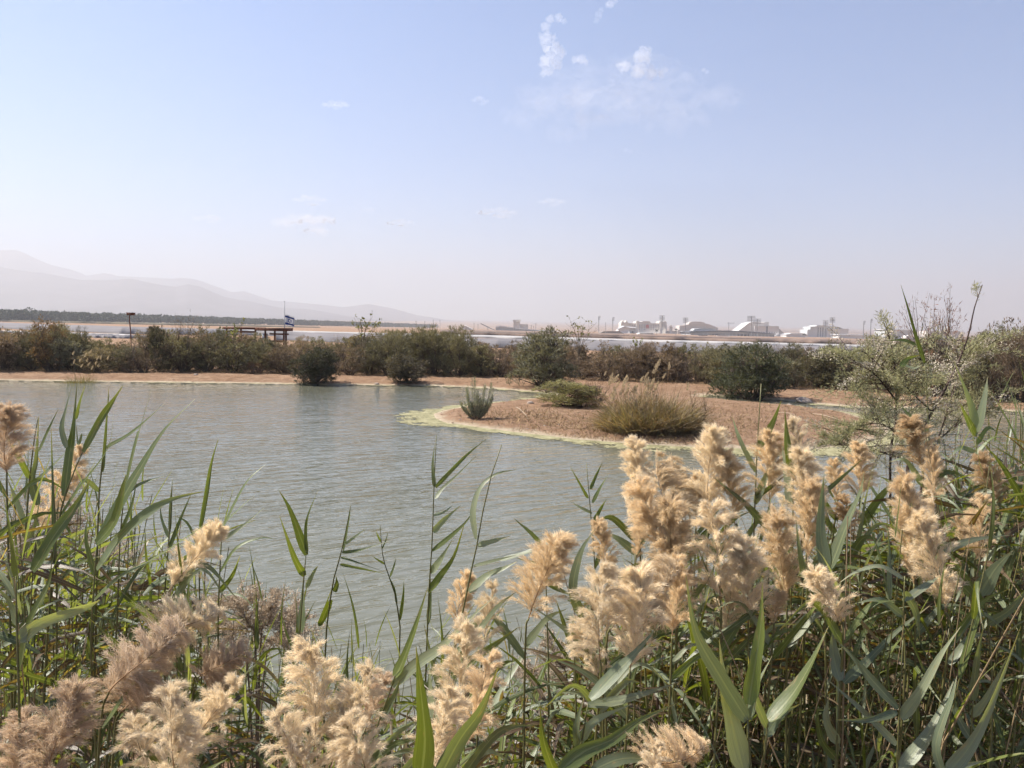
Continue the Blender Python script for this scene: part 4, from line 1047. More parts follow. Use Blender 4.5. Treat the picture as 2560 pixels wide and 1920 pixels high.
def flag():
    d = 70.0; s = d / F_PX; o = at(711, 880, d); o[2] = ground_z(o[0], o[1])
    pole = empty('flagpole', o); top = at(710.3, 755, d) - o
    mb = MB(); mb.tube([[0, 0, 0], [0, 0, top[2] * 0.6], [0, 0, top[2]]], [0.045, 0.035, 0.022], 8); mb.build('shaft', plain('pole_paint', (0.55, 0.55, 0.55), 0.4), pole)
    mb = MB(); mb.box([0, 0, top[2] + 0.03], (0.07, 0.07, 0.06)); mb.build('finial', steel_m, pole)
    mb = MB(); mb.tube([[0.07, -0.03, 0.8], [0.075, -0.03, top[2] * 0.7], [0.03, -0.02, top[2]]], 0.006, 4); mb.build('halyard', steel_m, pole)
    tag(pole, 'tall thin grey flagpole beside the shelter', 'flagpole')
    W, H = 1.12, 0.98; zt = (at(711, 786, d) - o)[2]
    fo = empty('flag', o); tag(fo, 'white flag with two blue stripes and a blue six pointed star at half mast', 'flag')
    def S(u, v):       # u along the flag, v from its top edge: blown to the right, rippling, sagging
        x = 0.05 + 0.68 * u * W; y = 0.45 * u * W * np.sin(0.9) * 0.8 + 0.07 * np.sin(u * 9 + v * 1.5)
        z = zt - v * H - 0.22 * u ** 1.3 * W * (1 - 0.25 * v)
        return np.stack([x, y + 0 * x, z], -1)
    def patch(u0, u1, v0, v1, off, nu=22, nv=6):
        U, V = np.meshgrid(np.linspace(u0, u1, nu), np.linspace(v0, v1, nv)); P = S(U.ravel(), V.ravel())
        e = 1e-3; nrm = norm(np.cross(S(U.ravel() + e, V.ravel()) - P, S(U.ravel(), V.ravel() + e) - P))
        i = np.arange(nv - 1)[:, None] * nu; j = np.arange(nu - 1)[None, :]
        return P + nrm * off, np.stack([i + j, i + j + 1, i + nu + j + 1, i + nu + j], -1).reshape(-1, 4)
    white = leafy('flag_white', (0.78, 0.78, 0.78), (0.6, 0.6, 0.6), 0.3, 0.8, 0.1, 0.0); blue = leafy('flag_blue', (0.03, 0.07, 0.32), (0.03, 0.08, 0.35), 0.2, 0.8, 0.1, 0.0)
    mb = MB(); mb.add(*patch(0, 1, 0, 1, 0.0, 26, 18)); cl = mb.build('cloth', white, fo, True)
    for v0, v1 in ((0.10, 0.26), (0.74, 0.90)):
        mb = MB(); mb.add(*patch(0.0, 1, v0, v1, 0.004)); mb.add(*patch(0.0, 1, v0, v1, -0.004)); mb.build('stripe', blue, cl, True)
    mb = MB()
    for sgn in (1, -1):
        T = [(0.52 + 0.24 * math.sin(a) * 0.9, 0.5 - sgn * 0.20 * math.cos(a)) for a in (0, 2.0944, 4.1888)]
        for i in range(3):
            a, b_ = np.array(T[i]), np.array(T[(i + 1) % 3]); t_ = norm(b_ - a); n_ = np.array([-t_[1], t_[0]]) * 0.02
            for off in (0.005, -0.005):
                u = np.linspace(0, 1, 8)[:, None]; L1 = a + (b_ - a) * u + n_; L2 = a + (b_ - a) * u - n_
                UV = np.vstack([L1, L2]); P = S(UV[:, 0], UV[:, 1]); e = 1e-3
                nr = norm(np.cross(S(UV[:, 0] + e, UV[:, 1]) - P, S(UV[:, 0], UV[:, 1] + e) - P)); j = np.arange(7)
                mb.add(P + nr * off, np.stack([j, j + 1, 9 + j, 8 + j], -1))
    mb.build('star', blue, cl)
flag()
def nest_box():
    d = 75.0; o = at(326, 860, d); o[2] = ground_z(o[0], o[1]); root = empty('nest_box', o)
    a = at(326.5, 785, d) - o
    mb = MB(); mb.tube([[0.12, 0, 0], [0.05, 0, a[2] * 0.6], [-0.05, 0, a[2] * 0.85], [a[0], 0, a[2]]], 0.055, 7); mb.build('pole', brown_wood, root)
    mb = MB(); px_box(mb, d, 319, 783.2, 335, 788, 0.45, -0.22, o); bx = mb.build('box', brown_wood, root)
    mb = MB(); px_box(mb, d, 318, 781.6, 336, 783, 0.55, -0.27, o); mb.build('lid', brown_wood, bx)
    mb = MB(); px_box(mb, d, 325, 784.3, 328, 786.6, 0.02, -0.235, o); mb.build('entrance_hole', dark_m, bx)
    tag(root, 'small dark nest box on a crooked pole behind the hedge', 'nest box')
nest_box()
# ------------------------------------------------------------------ the reeds in front of the lens
stem_m = plain('reed_stem', (0.17, 0.16, 0.055), 0.5, 0.25, 9.0, 0.4)
GREEN, BLUE_G, BRIGHT, PALE, DEAD = (0.165, 0.205, 0.066), (0.225, 0.265, 0.155), (0.205, 0.25, 0.056), (0.35, 0.385, 0.25), (0.42, 0.31, 0.17)
def ribbon(C, S, W, fold=0.18, nrm=None):
    """a leaf blade along the points C, side vectors S and half-widths W: three points across, folded along its midrib"""
    C = np.asarray(C); n = len(C); W = np.asarray(W)[:, None]
    T = norm(np.gradient(C, axis=0)); N = norm(np.cross(T, S))
    V = np.stack([C + S * W, C - N * W * fold, C - S * W], 1).reshape(-1, 3)
    i = np.arange(n - 1)[:, None] * 3; q = np.concatenate([i + [[0, 1, 4, 3]], i + [[1, 2, 5, 4]]])
    return V, q
def width_profile(t):
    return np.minimum(1, (t / 0.16 + 0.30)) ** 0.8 * np.clip(1 - t, 0, 1) ** 0.75 * 1.12 * (0.4 + 0.6 * np.minimum(1, (1 - t) * 2.2))
def leaf_variant(seed, a0, a1, wid, twist, kink=0.0):
    """unit leaf: leaves the origin at a0 degrees from +Z, bends over towards +X to a1"""
    rs = np.random.default_rng(seed); n = 12; t = np.linspace(0, 1, n)
    a = R(1) * (a0 + (a1 - a0) * t ** 1.6 + kink * (t > 0.52 + 0.2 * rs.random())); C = np.zeros((n, 3))
    for i in range(1, n): C[i] = C[i - 1] + np.array([math.sin(a[i]), 0, math.cos(a[i])]) / (n - 1)
    C[:, 1] = 0.06 * np.sin(t * 3 + rs.uniform(0, 6)) * t
    T = norm(np.gradient(C, axis=0)); Y = np.array([0, 1.0, 0]); N = norm(np.cross(T, Y))
    ph = (twist * t ** 1.3)[:, None] * R(1)
    S = norm(Y * np.cos(ph) + N * np.sin(ph))
    V, q = ribbon(C, S, 0.5 * wid * width_profile(t) + 0.0005)
    mb = MB(); mb.add(V, q); return blade_attr(mb.mesh('leaf', blade_m, True), n)
LEAVES = [leaf_variant(600 + i, a0, a1, w, tw) for i, (a0, a1, w, tw) in enumerate((
    (12, 30, .062, 20), (18, 55, .070, -40), (22, 80, .066, 60), (26, 105, .072, -25), (30, 135, .060, 80), (20, 45, .050, 120),
    (14, 24, .045, -70), (35, 70, .075, 35), (24, 150, .055, -50), (40, 95, .068, 10), (16, 38, .080, 45), (28, 120, .050, -110)))]
LEAVES += [leaf_variant(640 + i, a0, a1, w, tw, k) for i, (a0, a1, w, tw, k) in enumerate(((18, 40, .065, 30, 75), (25, 60, .058, -40, 60), (15, 35, .070, 60, 100), (30, 70, .05, 20, 50), (22, 50, .06, -90, 85)))]
def spline(pts, n):
    """smooth curve through the points"""
    pts = np.asarray(pts, float)
    if len(pts) == 2: return pts[0] + (pts[1] - pts[0]) * np.linspace(0, 1, n)[:, None]
    P = np.vstack([2 * pts[0] - pts[1], pts, 2 * pts[-1] - pts[-2]])
    out = []; m = len(pts) - 1
    for u in np.linspace(0, m - 1e-6, n):
        i = int(u); f = u - i; a, b_, c, d = P[i:i + 4]
        out.append(0.5 * (2 * b_ + (c - a) * f + (2 * a - 5 * b_ + 4 * c - d) * f * f + (3 * b_ - a - 3 * c + d) * f ** 3))
    return np.array(out)
hr = np.random.default_rng(41)
def scaled(c, k): return tuple(v * k for v in c)
def grow_down(p):
    """continues a stem from p to the ground below, leaning a little back towards the bank"""
    q = np.array([p[0] + hr.normal() * 0.05, p[1] - 0.10 + hr.normal() * 0.06, 0.0]); q[2] = ground_z(q[0], q[1]) - 0.02
    if q[2] < -0.25: q[2] = -0.25
    return q
def add_plume(root, o, tip, base, depth, kind, col, w, roll, dd=0.0):
    p0, p1 = at(base[0], base[1], depth) - o, at(tip[0], tip[1], depth + dd) - o
    var = {'c': P_CONE, 'n': P_NOD, 'l': P_LOOSE}[kind]; pm, rc = var[hr.integers(len(var))]
    m = frame_to(p0, p1, roll, w=w)
    pl = link('plume', pm, root, m, scaled(col, hr.uniform(0.9, 1.08)))
    r_ = link('rachis', rc, pl); return p0
def hero(label, depth, stem, leaves, plume=None, name='reed', group=None):
    """one reed: its stem, each leaf and its plume follow lines read from the photograph, set at their own distance"""
    sp = [at(x, y, depth) for x, y in stem]
    foot = grow_down(sp[0]); o = foot.copy(); root = empty(name, o)
    C = spline([foot, (foot + sp[0]) / 2 + [0, 0.02, 0]] + sp, 14) - o
    r0 = 0.0048
    mb = MB(); mb.tube(C, np.linspace(r0, 0.0016 if plume is None else 0.0026, 14), 7); mb.build('stem', stem_m, root, True)
    for (pts, wpx, col) in leaves:
        pts = np.array(pts, float); n = 13; L = np.linalg.norm(np.diff(pts, axis=0), axis=1).sum() * depth / F_PX
        dz = hr.uniform(-0.35, 0.35) * L; k = np.linspace(0, 1, len(pts))
        W3 = np.array([at(x, y, depth + dz * kk) for (x, y), kk in zip(pts, k)])
        Cc = spline(W3, n); t = np.linspace(0, 1, n)
        T = norm(np.gradient(Cc, axis=0))
        # blades turn their upper face to the light: up, a little to the left and towards the open side of the bank
        N = np.array([-0.35, -0.95, 0.50]) + hr.normal(size=3) * 0.22; N = norm(N - T * (T @ N)[:, None])
        ph = R(1) * (hr.uniform(-20, 20) + hr.uniform(-45, 45) * t)[:, None]
        S = np.cross(N, T); S = norm(S * np.cos(ph) + N * np.sin(ph))
        wob = 1 + 0.10 * np.sin(t * hr.uniform(7, 14) + hr.uniform(0, 6)) * (t < 0.9)
        V, q = ribbon(Cc - o, S, 0.50 * wpx * depth / F_PX * width_profile(t) * wob + 0.0006, hr.uniform(0.1, 0.4))
        lm = MB(); lm.add(V, q)
        lo = link('leaf', blade_attr(lm.mesh('leaf', blade_m, True), n), root); lo.color = (*scaled(col, hr.uniform(0.85, 1.15)), 1)
    if plume: add_plume(root, o, *plume[:2], depth, *plume[2:])
    tag(root, label, 'reed', group); return root
G_, B_, Y_, W_, D_ = GREEN, BLUE_G, BRIGHT, PALE, DEAD
HEROES = [
 ('tall reed at the left edge with broad leaves on both sides', 2.7, [(45, 1560), (62, 1350), (74, 1200), (85, 1105), (95, 1045)],
  [([(74, 1196), (45, 1140), (-4, 1058)], 18, G_), ([(78, 1213), (130, 1165), (206, 1090)], 14, B_), ([(95, 1262), (80, 1200), (90, 1150), (97, 1042)], 20, B_), ([(97, 1128), (118, 1080), (146, 1022)], 10, G_), ([(64, 1312), (42, 1255), (20, 1200)], 17, W_), ([(60, 1380), (88, 1310), (100, 1240)], 14, B_)]),
 ('slender straight reed with one upright leaf near the left edge', 2.5, [(142, 1600), (138, 1340), (131, 1180)], [([(138, 1400), (133, 1250), (128, 1070)], 11, G_), ([(138, 1345), (170, 1290), (215, 1250)], 12, B_)]),
 ('reed whose wide dark leaf rises highest over the far bank', 2.5, [(122, 1540), (150, 1290), (185, 1180), (207, 1130)],
  [([(160, 1240), (172, 1140), (183, 1070), (193, 955)], 27, G_), ([(166, 1118), (154, 1070), (165, 1020), (179, 967)], 19, B_), ([(207, 1130), (250, 1050), (280, 1005), (307, 964)], 22, G_), ([(190, 1048), (198, 1010), (212, 965)], 7, G_), ([(150, 1290), (200, 1215), (270, 1120), (285, 1020)], 12, G_), ([(205, 1085), (196, 1110), (190, 1060)], 8, B_)]),
 ('reed with the largest broad green leaf sweeping right over the water', 2.3, [(228, 1660), (238, 1420), (243, 1362)],
  [([(243, 1362), (300, 1255), (350, 1170), (410, 1075), (488, 997)], 36, G_), ([(240, 1358), (285, 1300), (308, 1215), (315, 1185)], 34, Y_), ([(240, 1425), (300, 1340), (370, 1280), (430, 1248), (510, 1228)], 36, B_), ([(237, 1440), (215, 1350), (220, 1290)], 18, G_), ([(235, 1500), (300, 1440), (380, 1400), (500, 1320), (560, 1290)], 22, G_)]),
 ('thin reed with a long pointed leaf reaching right over the pond', 2.7, [(240, 1560), (247, 1250), (262, 1115), (272, 985)], [([(262, 1120), (330, 1080), (412, 1008)], 15, G_), ([(256, 1180), (263, 1100), (272, 970)], 9, G_), ([(250, 1230), (210, 1200), (180, 1240)], 12, B_)]),
 ('reed with one upright bladed leaf right of the broad green leaf', 2.5, [(290, 1600), (300, 1350), (313, 1216)], [([(313, 1216), (330, 1140), (346, 1078), (352, 1065), (378, 975)], 20, G_), ([(310, 1240), (350, 1210), (410, 1190)], 13, B_), ([(302, 1330), (330, 1260), (345, 1180)], 13, G_)]),
 ('stout bright leaf reed standing at the very left edge', 1.9, [(48, 1760), (42, 1560), (40, 1440)], [([(40, 1450), (24, 1330), (2, 1205)], 42, Y_), ([(44, 1560), (20, 1500), (-20, 1460)], 34, B_), ([(80, 1428), (130, 1343), (190, 1262), (226, 1198)], 38, G_), ([(46, 1600), (100, 1560), (210, 1520), (250, 1500)], 36, W_), ([(45, 1680), (70, 1560), (120, 1460), (130, 1400)], 30, G_)]),
 ('slim reed with an upright blade beside the water left of centre', 3.0, [(500, 1560), (498, 1400), (498, 1335)], [([(498, 1338), (515, 1240), (528, 1160), (546, 1096)], 13, G_), ([(499, 1400), (540, 1330), (600, 1270), (640, 1235)], 12, B_), ([(498, 1370), (470, 1310), (440, 1290)], 9, G_)]),
 ('slim reed with small upright leaf tips near the loose plume', 2.9, [(410, 1560), (420, 1380), (428, 1270), (430, 1210)], [([(424, 1330), (427, 1260), (431, 1200)], 9, G_), ([(420, 1380), (450, 1300), (480, 1230)], 10, G_), ([(423, 1345), (405, 1300), (400, 1260)], 8, B_), ([(416, 1430), (470, 1390), (560, 1330), (640, 1300)], 13, B_)]),
 ('reed with leaves blown right across the water beside the slim one', 2.7, [(545, 1600), (550, 1420), (556, 1320)], [([(556, 1322), (585, 1260), (620, 1200), (665, 1160)], 13, G_), ([(553, 1350), (600, 1320), (660, 1270)], 12, W_), ([(550, 1430), (590, 1370), (650, 1345), (690, 1348)], 12, G_), ([(548, 1480), (580, 1440), (600, 1390)], 13, Y_)]),
 ('upright reed with three fanned green leaves left of centre', 2.7, [(742, 1720), (757, 1480), (765, 1388)], [([(766, 1388), (727, 1279), (695, 1222)], 22, Y_), ([(761, 1440), (735, 1392), (699, 1290)], 19, Y_), ([(767, 1385), (764, 1331), (770, 1288), (794, 1228)], 15, G_), ([(752, 1580), (756, 1500), (758, 1440)], 20, B_), ([(745, 1640), (715, 1580), (698, 1500)], 14, G_), ([(765, 1470), (785, 1430), (795, 1415)], 12, W_)]),
 ('thin stem with narrow leaves pointing right over the brown water', 3.2, [(812, 1640), (830, 1470), (852, 1385), (868, 1310), (877, 1262)], [([(858, 1378), (872, 1300), (877, 1262)], 7, G_), ([(855, 1381), (900, 1375), (972, 1353)], 8, G_), ([(852, 1393), (890, 1405), (962, 1430)], 7, G_), ([(850, 1411), (900, 1421), (962, 1434)], 7, G_), ([(860, 1362), (890, 1340), (917, 1320)], 7, W_), ([(836, 1480), (842, 1460), (840, 1440)], 14, Y_), ([(828, 1500), (800, 1560), (805, 1540), (830, 1470)], 16, Y_)]),
 ('sparse little reed with tiny leaves by the waterline in the middle', 3.6, [(1000, 1620), (990, 1500), (972, 1440), (957, 1390), (950, 1312)], [([(952, 1355), (945, 1340), (940, 1328)], 5, G_), ([(955, 1372), (965, 1350), (970, 1330)], 5, G_), ([(962, 1410), (945, 1400), (930, 1390)], 5, G_), ([(975, 1442), (985, 1415), (990, 1395)], 6, G_), ([(992, 1510), (985, 1470), (972, 1440)], 7, G_), ([(1000, 1550), (1008, 1490), (1010, 1450)], 9, Y_)]),
 ('tallest central reed with pale leaves blown to the right', 3.0, [(1060, 1800), (1068, 1580), (1074, 1447), (1080, 1360), (1085, 1216), (1091, 1088)],
  [([(1086, 1217), (1082, 1160), (1088, 1102)], 13, B_), ([(1089, 1218), (1130, 1175), (1170, 1135), (1216, 1097)], 11, G_), ([(1088, 1247), (1105, 1222), (1140, 1190), (1192, 1138)], 10, W_), ([(1084, 1288), (1110, 1280), (1132, 1263)], 8, W_), ([(1083, 1330), (1110, 1300), (1152, 1263)], 17, W_), ([(1080, 1377), (1115, 1350), (1160, 1310), (1187, 1273)], 13, G_), ([(1076, 1432), (1100, 1400), (1132, 1348)], 20, W_), ([(1070, 1480), (1100, 1440), (1135, 1390), (1162, 1306)], 18, Y_), ([(1070, 1560), (1075, 1500), (1076, 1440)], 14, B_)]),
 ('long leaning reed with arched silvery leaf right of the tallest one', 2.4, [(1090, 1900), (1098, 1812), (1132, 1642), (1155, 1541), (1175, 1440), (1193, 1360), (1218, 1225), (1254, 1112)],
  [([(1190, 1348), (1182, 1280), (1200, 1220), (1240, 1185), (1292, 1174)], 19, W_), ([(1194, 1364), (1235, 1352), (1277, 1340)], 16, W_), ([(1172, 1480), (1215, 1440), (1260, 1420), (1292, 1404)], 21, W_), ([(1098, 1813), (1080, 1770), (1075, 1700), (1071, 1595)], 28, W_), ([(1130, 1650), (1180, 1600), (1240, 1520), (1290, 1480)], 22, W_), ([(1184, 1415), (1240, 1400), (1290, 1388)], 10, W_)]),
 ('leaning reed ending in one long green leaf before the central plumes', 2.2, [(905, 1960), (920, 1890), (945, 1810), (973, 1735), (987, 1688)], [([(985, 1692), (1010, 1640), (1040, 1560), (1070, 1466)], 28, Y_), ([(980, 1715), (1040, 1660), (1100, 1620), (1160, 1560), (1240, 1488)], 32, W_), ([(950, 1800), (985, 1740), (1000, 1700)], 20, B_)]),
 ('short reed with a huge bright blade at the bottom centre', 1.7, [(1060, 2060), (1058, 1960)], [([(1050, 1960), (1062, 1850), (1052, 1730), (1040, 1615)], 52, Y_), ([(1092, 1960), (1150, 1850), (1200, 1780), (1246, 1668)], 46, B_)]),
 ('reed with a dark green blade crossing before the water right of centre', 2.3, [(1105, 1960), (1115, 1800), (1128, 1692)], [([(1128, 1692), (1180, 1650), (1240, 1610), (1296, 1568)], 27, G_), ([(1126, 1680), (1160, 1630), (1210, 1590)], 22, G_), ([(1120, 1750), (1090, 1690), (1060, 1560)], 20, B_)]),
 ('fine reed with short paired leaves standing against the water', 3.3, [(1492, 1620), (1486, 1400), (1478, 1300), (1466, 1158)], [([(1470, 1246), (1450, 1210), (1426, 1168)], 7, G_), ([(1476, 1223), (1490, 1190), (1506, 1156)], 9, G_), ([(1481, 1257), (1500, 1220), (1520, 1188)], 9, G_), ([(1480, 1283), (1450, 1268), (1428, 1255)], 8, W_), ([(1484, 1307), (1500, 1275), (1516, 1248)], 11, G_), ([(1487, 1420), (1510, 1360), (1530, 1330)], 12, G_)]),
 ('reed with two leaves spread left and right above the single plume', 2.6, [(1372, 1760), (1368, 1560), (1362, 1372)], [([(1362, 1374), (1330, 1335), (1283, 1295)], 14, G_), ([(1250, 1400), (1330, 1375), (1426, 1326)], 16, W_), ([(1364, 1420), (1330, 1405), (1290, 1395)], 12, G_), ([(1364, 1450), (1400, 1475), (1455, 1496)], 16, G_)]),
 ('reed with a blue green hanging blade beside the cream plumes', 2.3, [(1440, 1800), (1436, 1650), (1432, 1545)], [([(1455, 1545), (1432, 1470), (1452, 1380), (1486, 1325)], 30, B_), ([(1436, 1640), (1410, 1560), (1390, 1500)], 14, G_), ([(1438, 1620), (1465, 1540), (1500, 1440)], 16, B_)]),
 ('reed with a long pale blade rising to the right below the plumes', 2.0, [(1440, 1960), (1455, 1850), (1470, 1760)], [([(1475, 1747), (1530, 1690), (1590, 1630), (1642, 1568)], 38, B_), ([(1470, 1762), (1550, 1750), (1640, 1725), (1702, 1703)], 28, W_), ([(1450, 1880), (1440, 1820), (1460, 1740)], 26, B_), ([(1452, 1850), (1490, 1800), (1580, 1760)], 24, W_)]),
 ('reed with the biggest pale blades in the lower right', 1.9, [(1885, 2040), (1878, 1930), (1868, 1800)], [([(1868, 1802), (1800, 1690), (1740, 1580), (1714, 1436)], 44, B_), ([(1860, 1930), (1830, 1800), (1810, 1700), (1798, 1598)], 54, W_), ([(1872, 1762), (1888, 1660), (1902, 1560), (1906, 1458)], 38, Y_), ([(1874, 1800), (1890, 1720), (1930, 1640)], 24, B_)]),
 ('low reed with a broad blade along the bottom right of centre', 1.9, [(1400, 2020), (1396, 1940)], [([(1396, 1930), (1460, 1880), (1530, 1850), (1600, 1800), (1692, 1758)], 40, G_), ([(1398, 1960), (1360, 1860), (1350, 1760)], 28, Y_), ([(1480, 1925), (1560, 1895), (1660, 1905), (1720, 1925)], 32, B_)]),
 ('reed with two upright broad leaves between the right plumes', 2.4, [(2064, 1640), (2063, 1520), (2066, 1430)], [([(2066, 1428), (2052, 1330), (2055, 1250), (2060, 1188)], 30, B_), ([(2070, 1428), (2110, 1320), (2150, 1230), (2161, 1176)], 32, B_), ([(2064, 1440), (2020, 1450), (2000, 1380), (1990, 1300)], 30, B_), ([(2066, 1470), (2030, 1500), (2015, 1400)], 26, Y_)]),
 ('reed with a tall green blade standing against the spit', 2.7, [(1978, 1500), (1982, 1300), (1983, 1195)], [([(1983, 1192), (1970, 1120), (1962, 1022)], 26, Y_), ([(1976, 1260), (1966, 1180), (1955, 1115)], 22, W_), ([(1995, 1262), (2010, 1210), (2027, 1156)], 20, G_), ([(1984, 1250), (2010, 1225), (2025, 1200)], 14, W_)]),
 ('thin reed whose pointed leaf leans right above the spit shore', 2.9, [(1876, 1560), (1886, 1300), (1893, 1122), (1903, 960)], [([(1893, 1123), (1930, 1060), (1953, 1002)], 20, G_), ([(1890, 1180), (1850, 1100), (1830, 1040)], 14, W_), ([(1888, 1260), (1915, 1190), (1945, 1140)], 18, W_), ([(1888, 1245), (1930, 1215), (1960, 1190)], 13, G_)]),
 ('reed with forked pale leaves high at the right edge', 3.4, [(2432, 1420), (2440, 1200), (2440, 1085)], [([(2437, 1088), (2430, 1020), (2384, 900)], 22, W_), ([(2440, 1082), (2460, 1000), (2469, 943)], 20, W_), ([(2440, 1090), (2415, 1040), (2400, 1008)], 15, G_), ([(2442, 1110), (2470, 1070), (2500, 1085)], 12, G_), ([(2436, 1140), (2480, 1095), (2520, 1090)], 12, G_), ([(2438, 1130), (2400, 1120), (2370, 1150)], 14, B_)]),
 ('tallest thin reed piercing the sky above the tamarisk', 3.6, [(2326, 1300), (2322, 1080), (2312, 905)], [([(2312, 908), (2290, 840), (2270, 770), (2252, 712)], 9, G_), ([(2252, 916), (2272, 896), (2297, 889)], 13, G_), ([(2290, 862), (2258, 850), (2208, 853)], 9, G_), ([(2262, 912), (2285, 920), (2306, 912)], 9, W_), ([(2320, 1080), (2275, 1040), (2250, 1010)], 18, G_)]),
 ('reed with a broad drooping leaf at the middle of the right edge', 2.4, [(2480, 1800), (2470, 1560), (2452, 1482)], [([(2448, 1486), (2490, 1420), (2532, 1376)], 38, B_), ([(2360, 1378), (2430, 1350), (2524, 1338)], 18, W_), ([(2470, 1560), (2530, 1520), (2590, 1440)], 24, B_), ([(2460, 1520), (2410, 1440), (2380, 1420)], 20, G_)]),
 ('reed with arching pale leaves under the right plumes', 2.3, [(2262, 1700), (2258, 1560), (2262, 1440)], [([(2258, 1445), (2200, 1415), (2140, 1430), (2094, 1460)], 17, W_), ([(2262, 1480), (2290, 1530), (2300, 1600)], 22, B_), ([(2260, 1500), (2320, 1460), (2350, 1440)], 20, W_), ([(2258, 1540), (2200, 1500), (2130, 1510)], 20, B_)]),
 ('reed with crossing long leaves near the bottom right corner', 2.2, [(2240, 2020), (2243, 1900), (2250, 1750), (2257, 1600)], [([(2253, 1797), (2300, 1730), (2350, 1640), (2402, 1566)], 28, W_), ([(2246, 1772), (2180, 1700), (2130, 1640), (2088, 1598)], 23, B_), ([(2242, 1862), (2160, 1780), (2068, 1698)], 20, W_), ([(2244, 1780), (2170, 1800), (2090, 1800)], 18, B_), ([(2250, 1925), (2310, 1850), (2350, 1780), (2387, 1696)], 34, W_)]),
 ('reed with an upright pale blade and a long crossing leaf below the plumes', 2.3, [(2088, 1960), (2096, 1800), (2100, 1705)], [([(2100, 1702), (2084, 1620), (2086, 1538)], 32, W_), ([(2110, 1707), (2160, 1660), (2240, 1580), (2332, 1508)], 23, B_), ([(2094, 1860), (2066, 1800), (2072, 1740)], 26, W_), ([(2090, 1900), (2050, 1840), (2040, 1720)], 24, G_)]),
 ('reed with one huge dark blade slanting up in the lower right', 2.0, [(1905, 2000), (1915, 1860), (1920, 1800)], [([(1918, 1802), (1980, 1730), (2030, 1650), (2072, 1565)], 44, G_), ([(1915, 1840), (1950, 1790), (2000, 1760)], 26, B_), ([(1918, 1820), (1880, 1720), (1870, 1640)], 22, B_)]),
 ('pale bladed reed at the bottom right corner', 2.0, [(2350, 2040), (2362, 1950)], [([(2365, 1940), (2430, 1860), (2480, 1760), (2552, 1566)], 36, W_), ([(2360, 1960), (2400, 1920), (2470, 1900)], 26, W_), ([(2362, 1950), (2340, 1860), (2380, 1740), (2392, 1690)], 22, B_)]),
 ('reed with a narrow upright blade near the right edge bottom', 2.3, [(2425, 1960), (2430, 1800), (2432, 1750)], [([(2432, 1752), (2438, 1690), (2446, 1630), (2462, 1556)], 21, B_), ([(2430, 1790), (2470, 1740), (2520, 1640)], 20, W_), ([(2428, 1850), (2390, 1780), (2370, 1700)], 20, B_)]),
]
for h in HEROES: hero(*h)

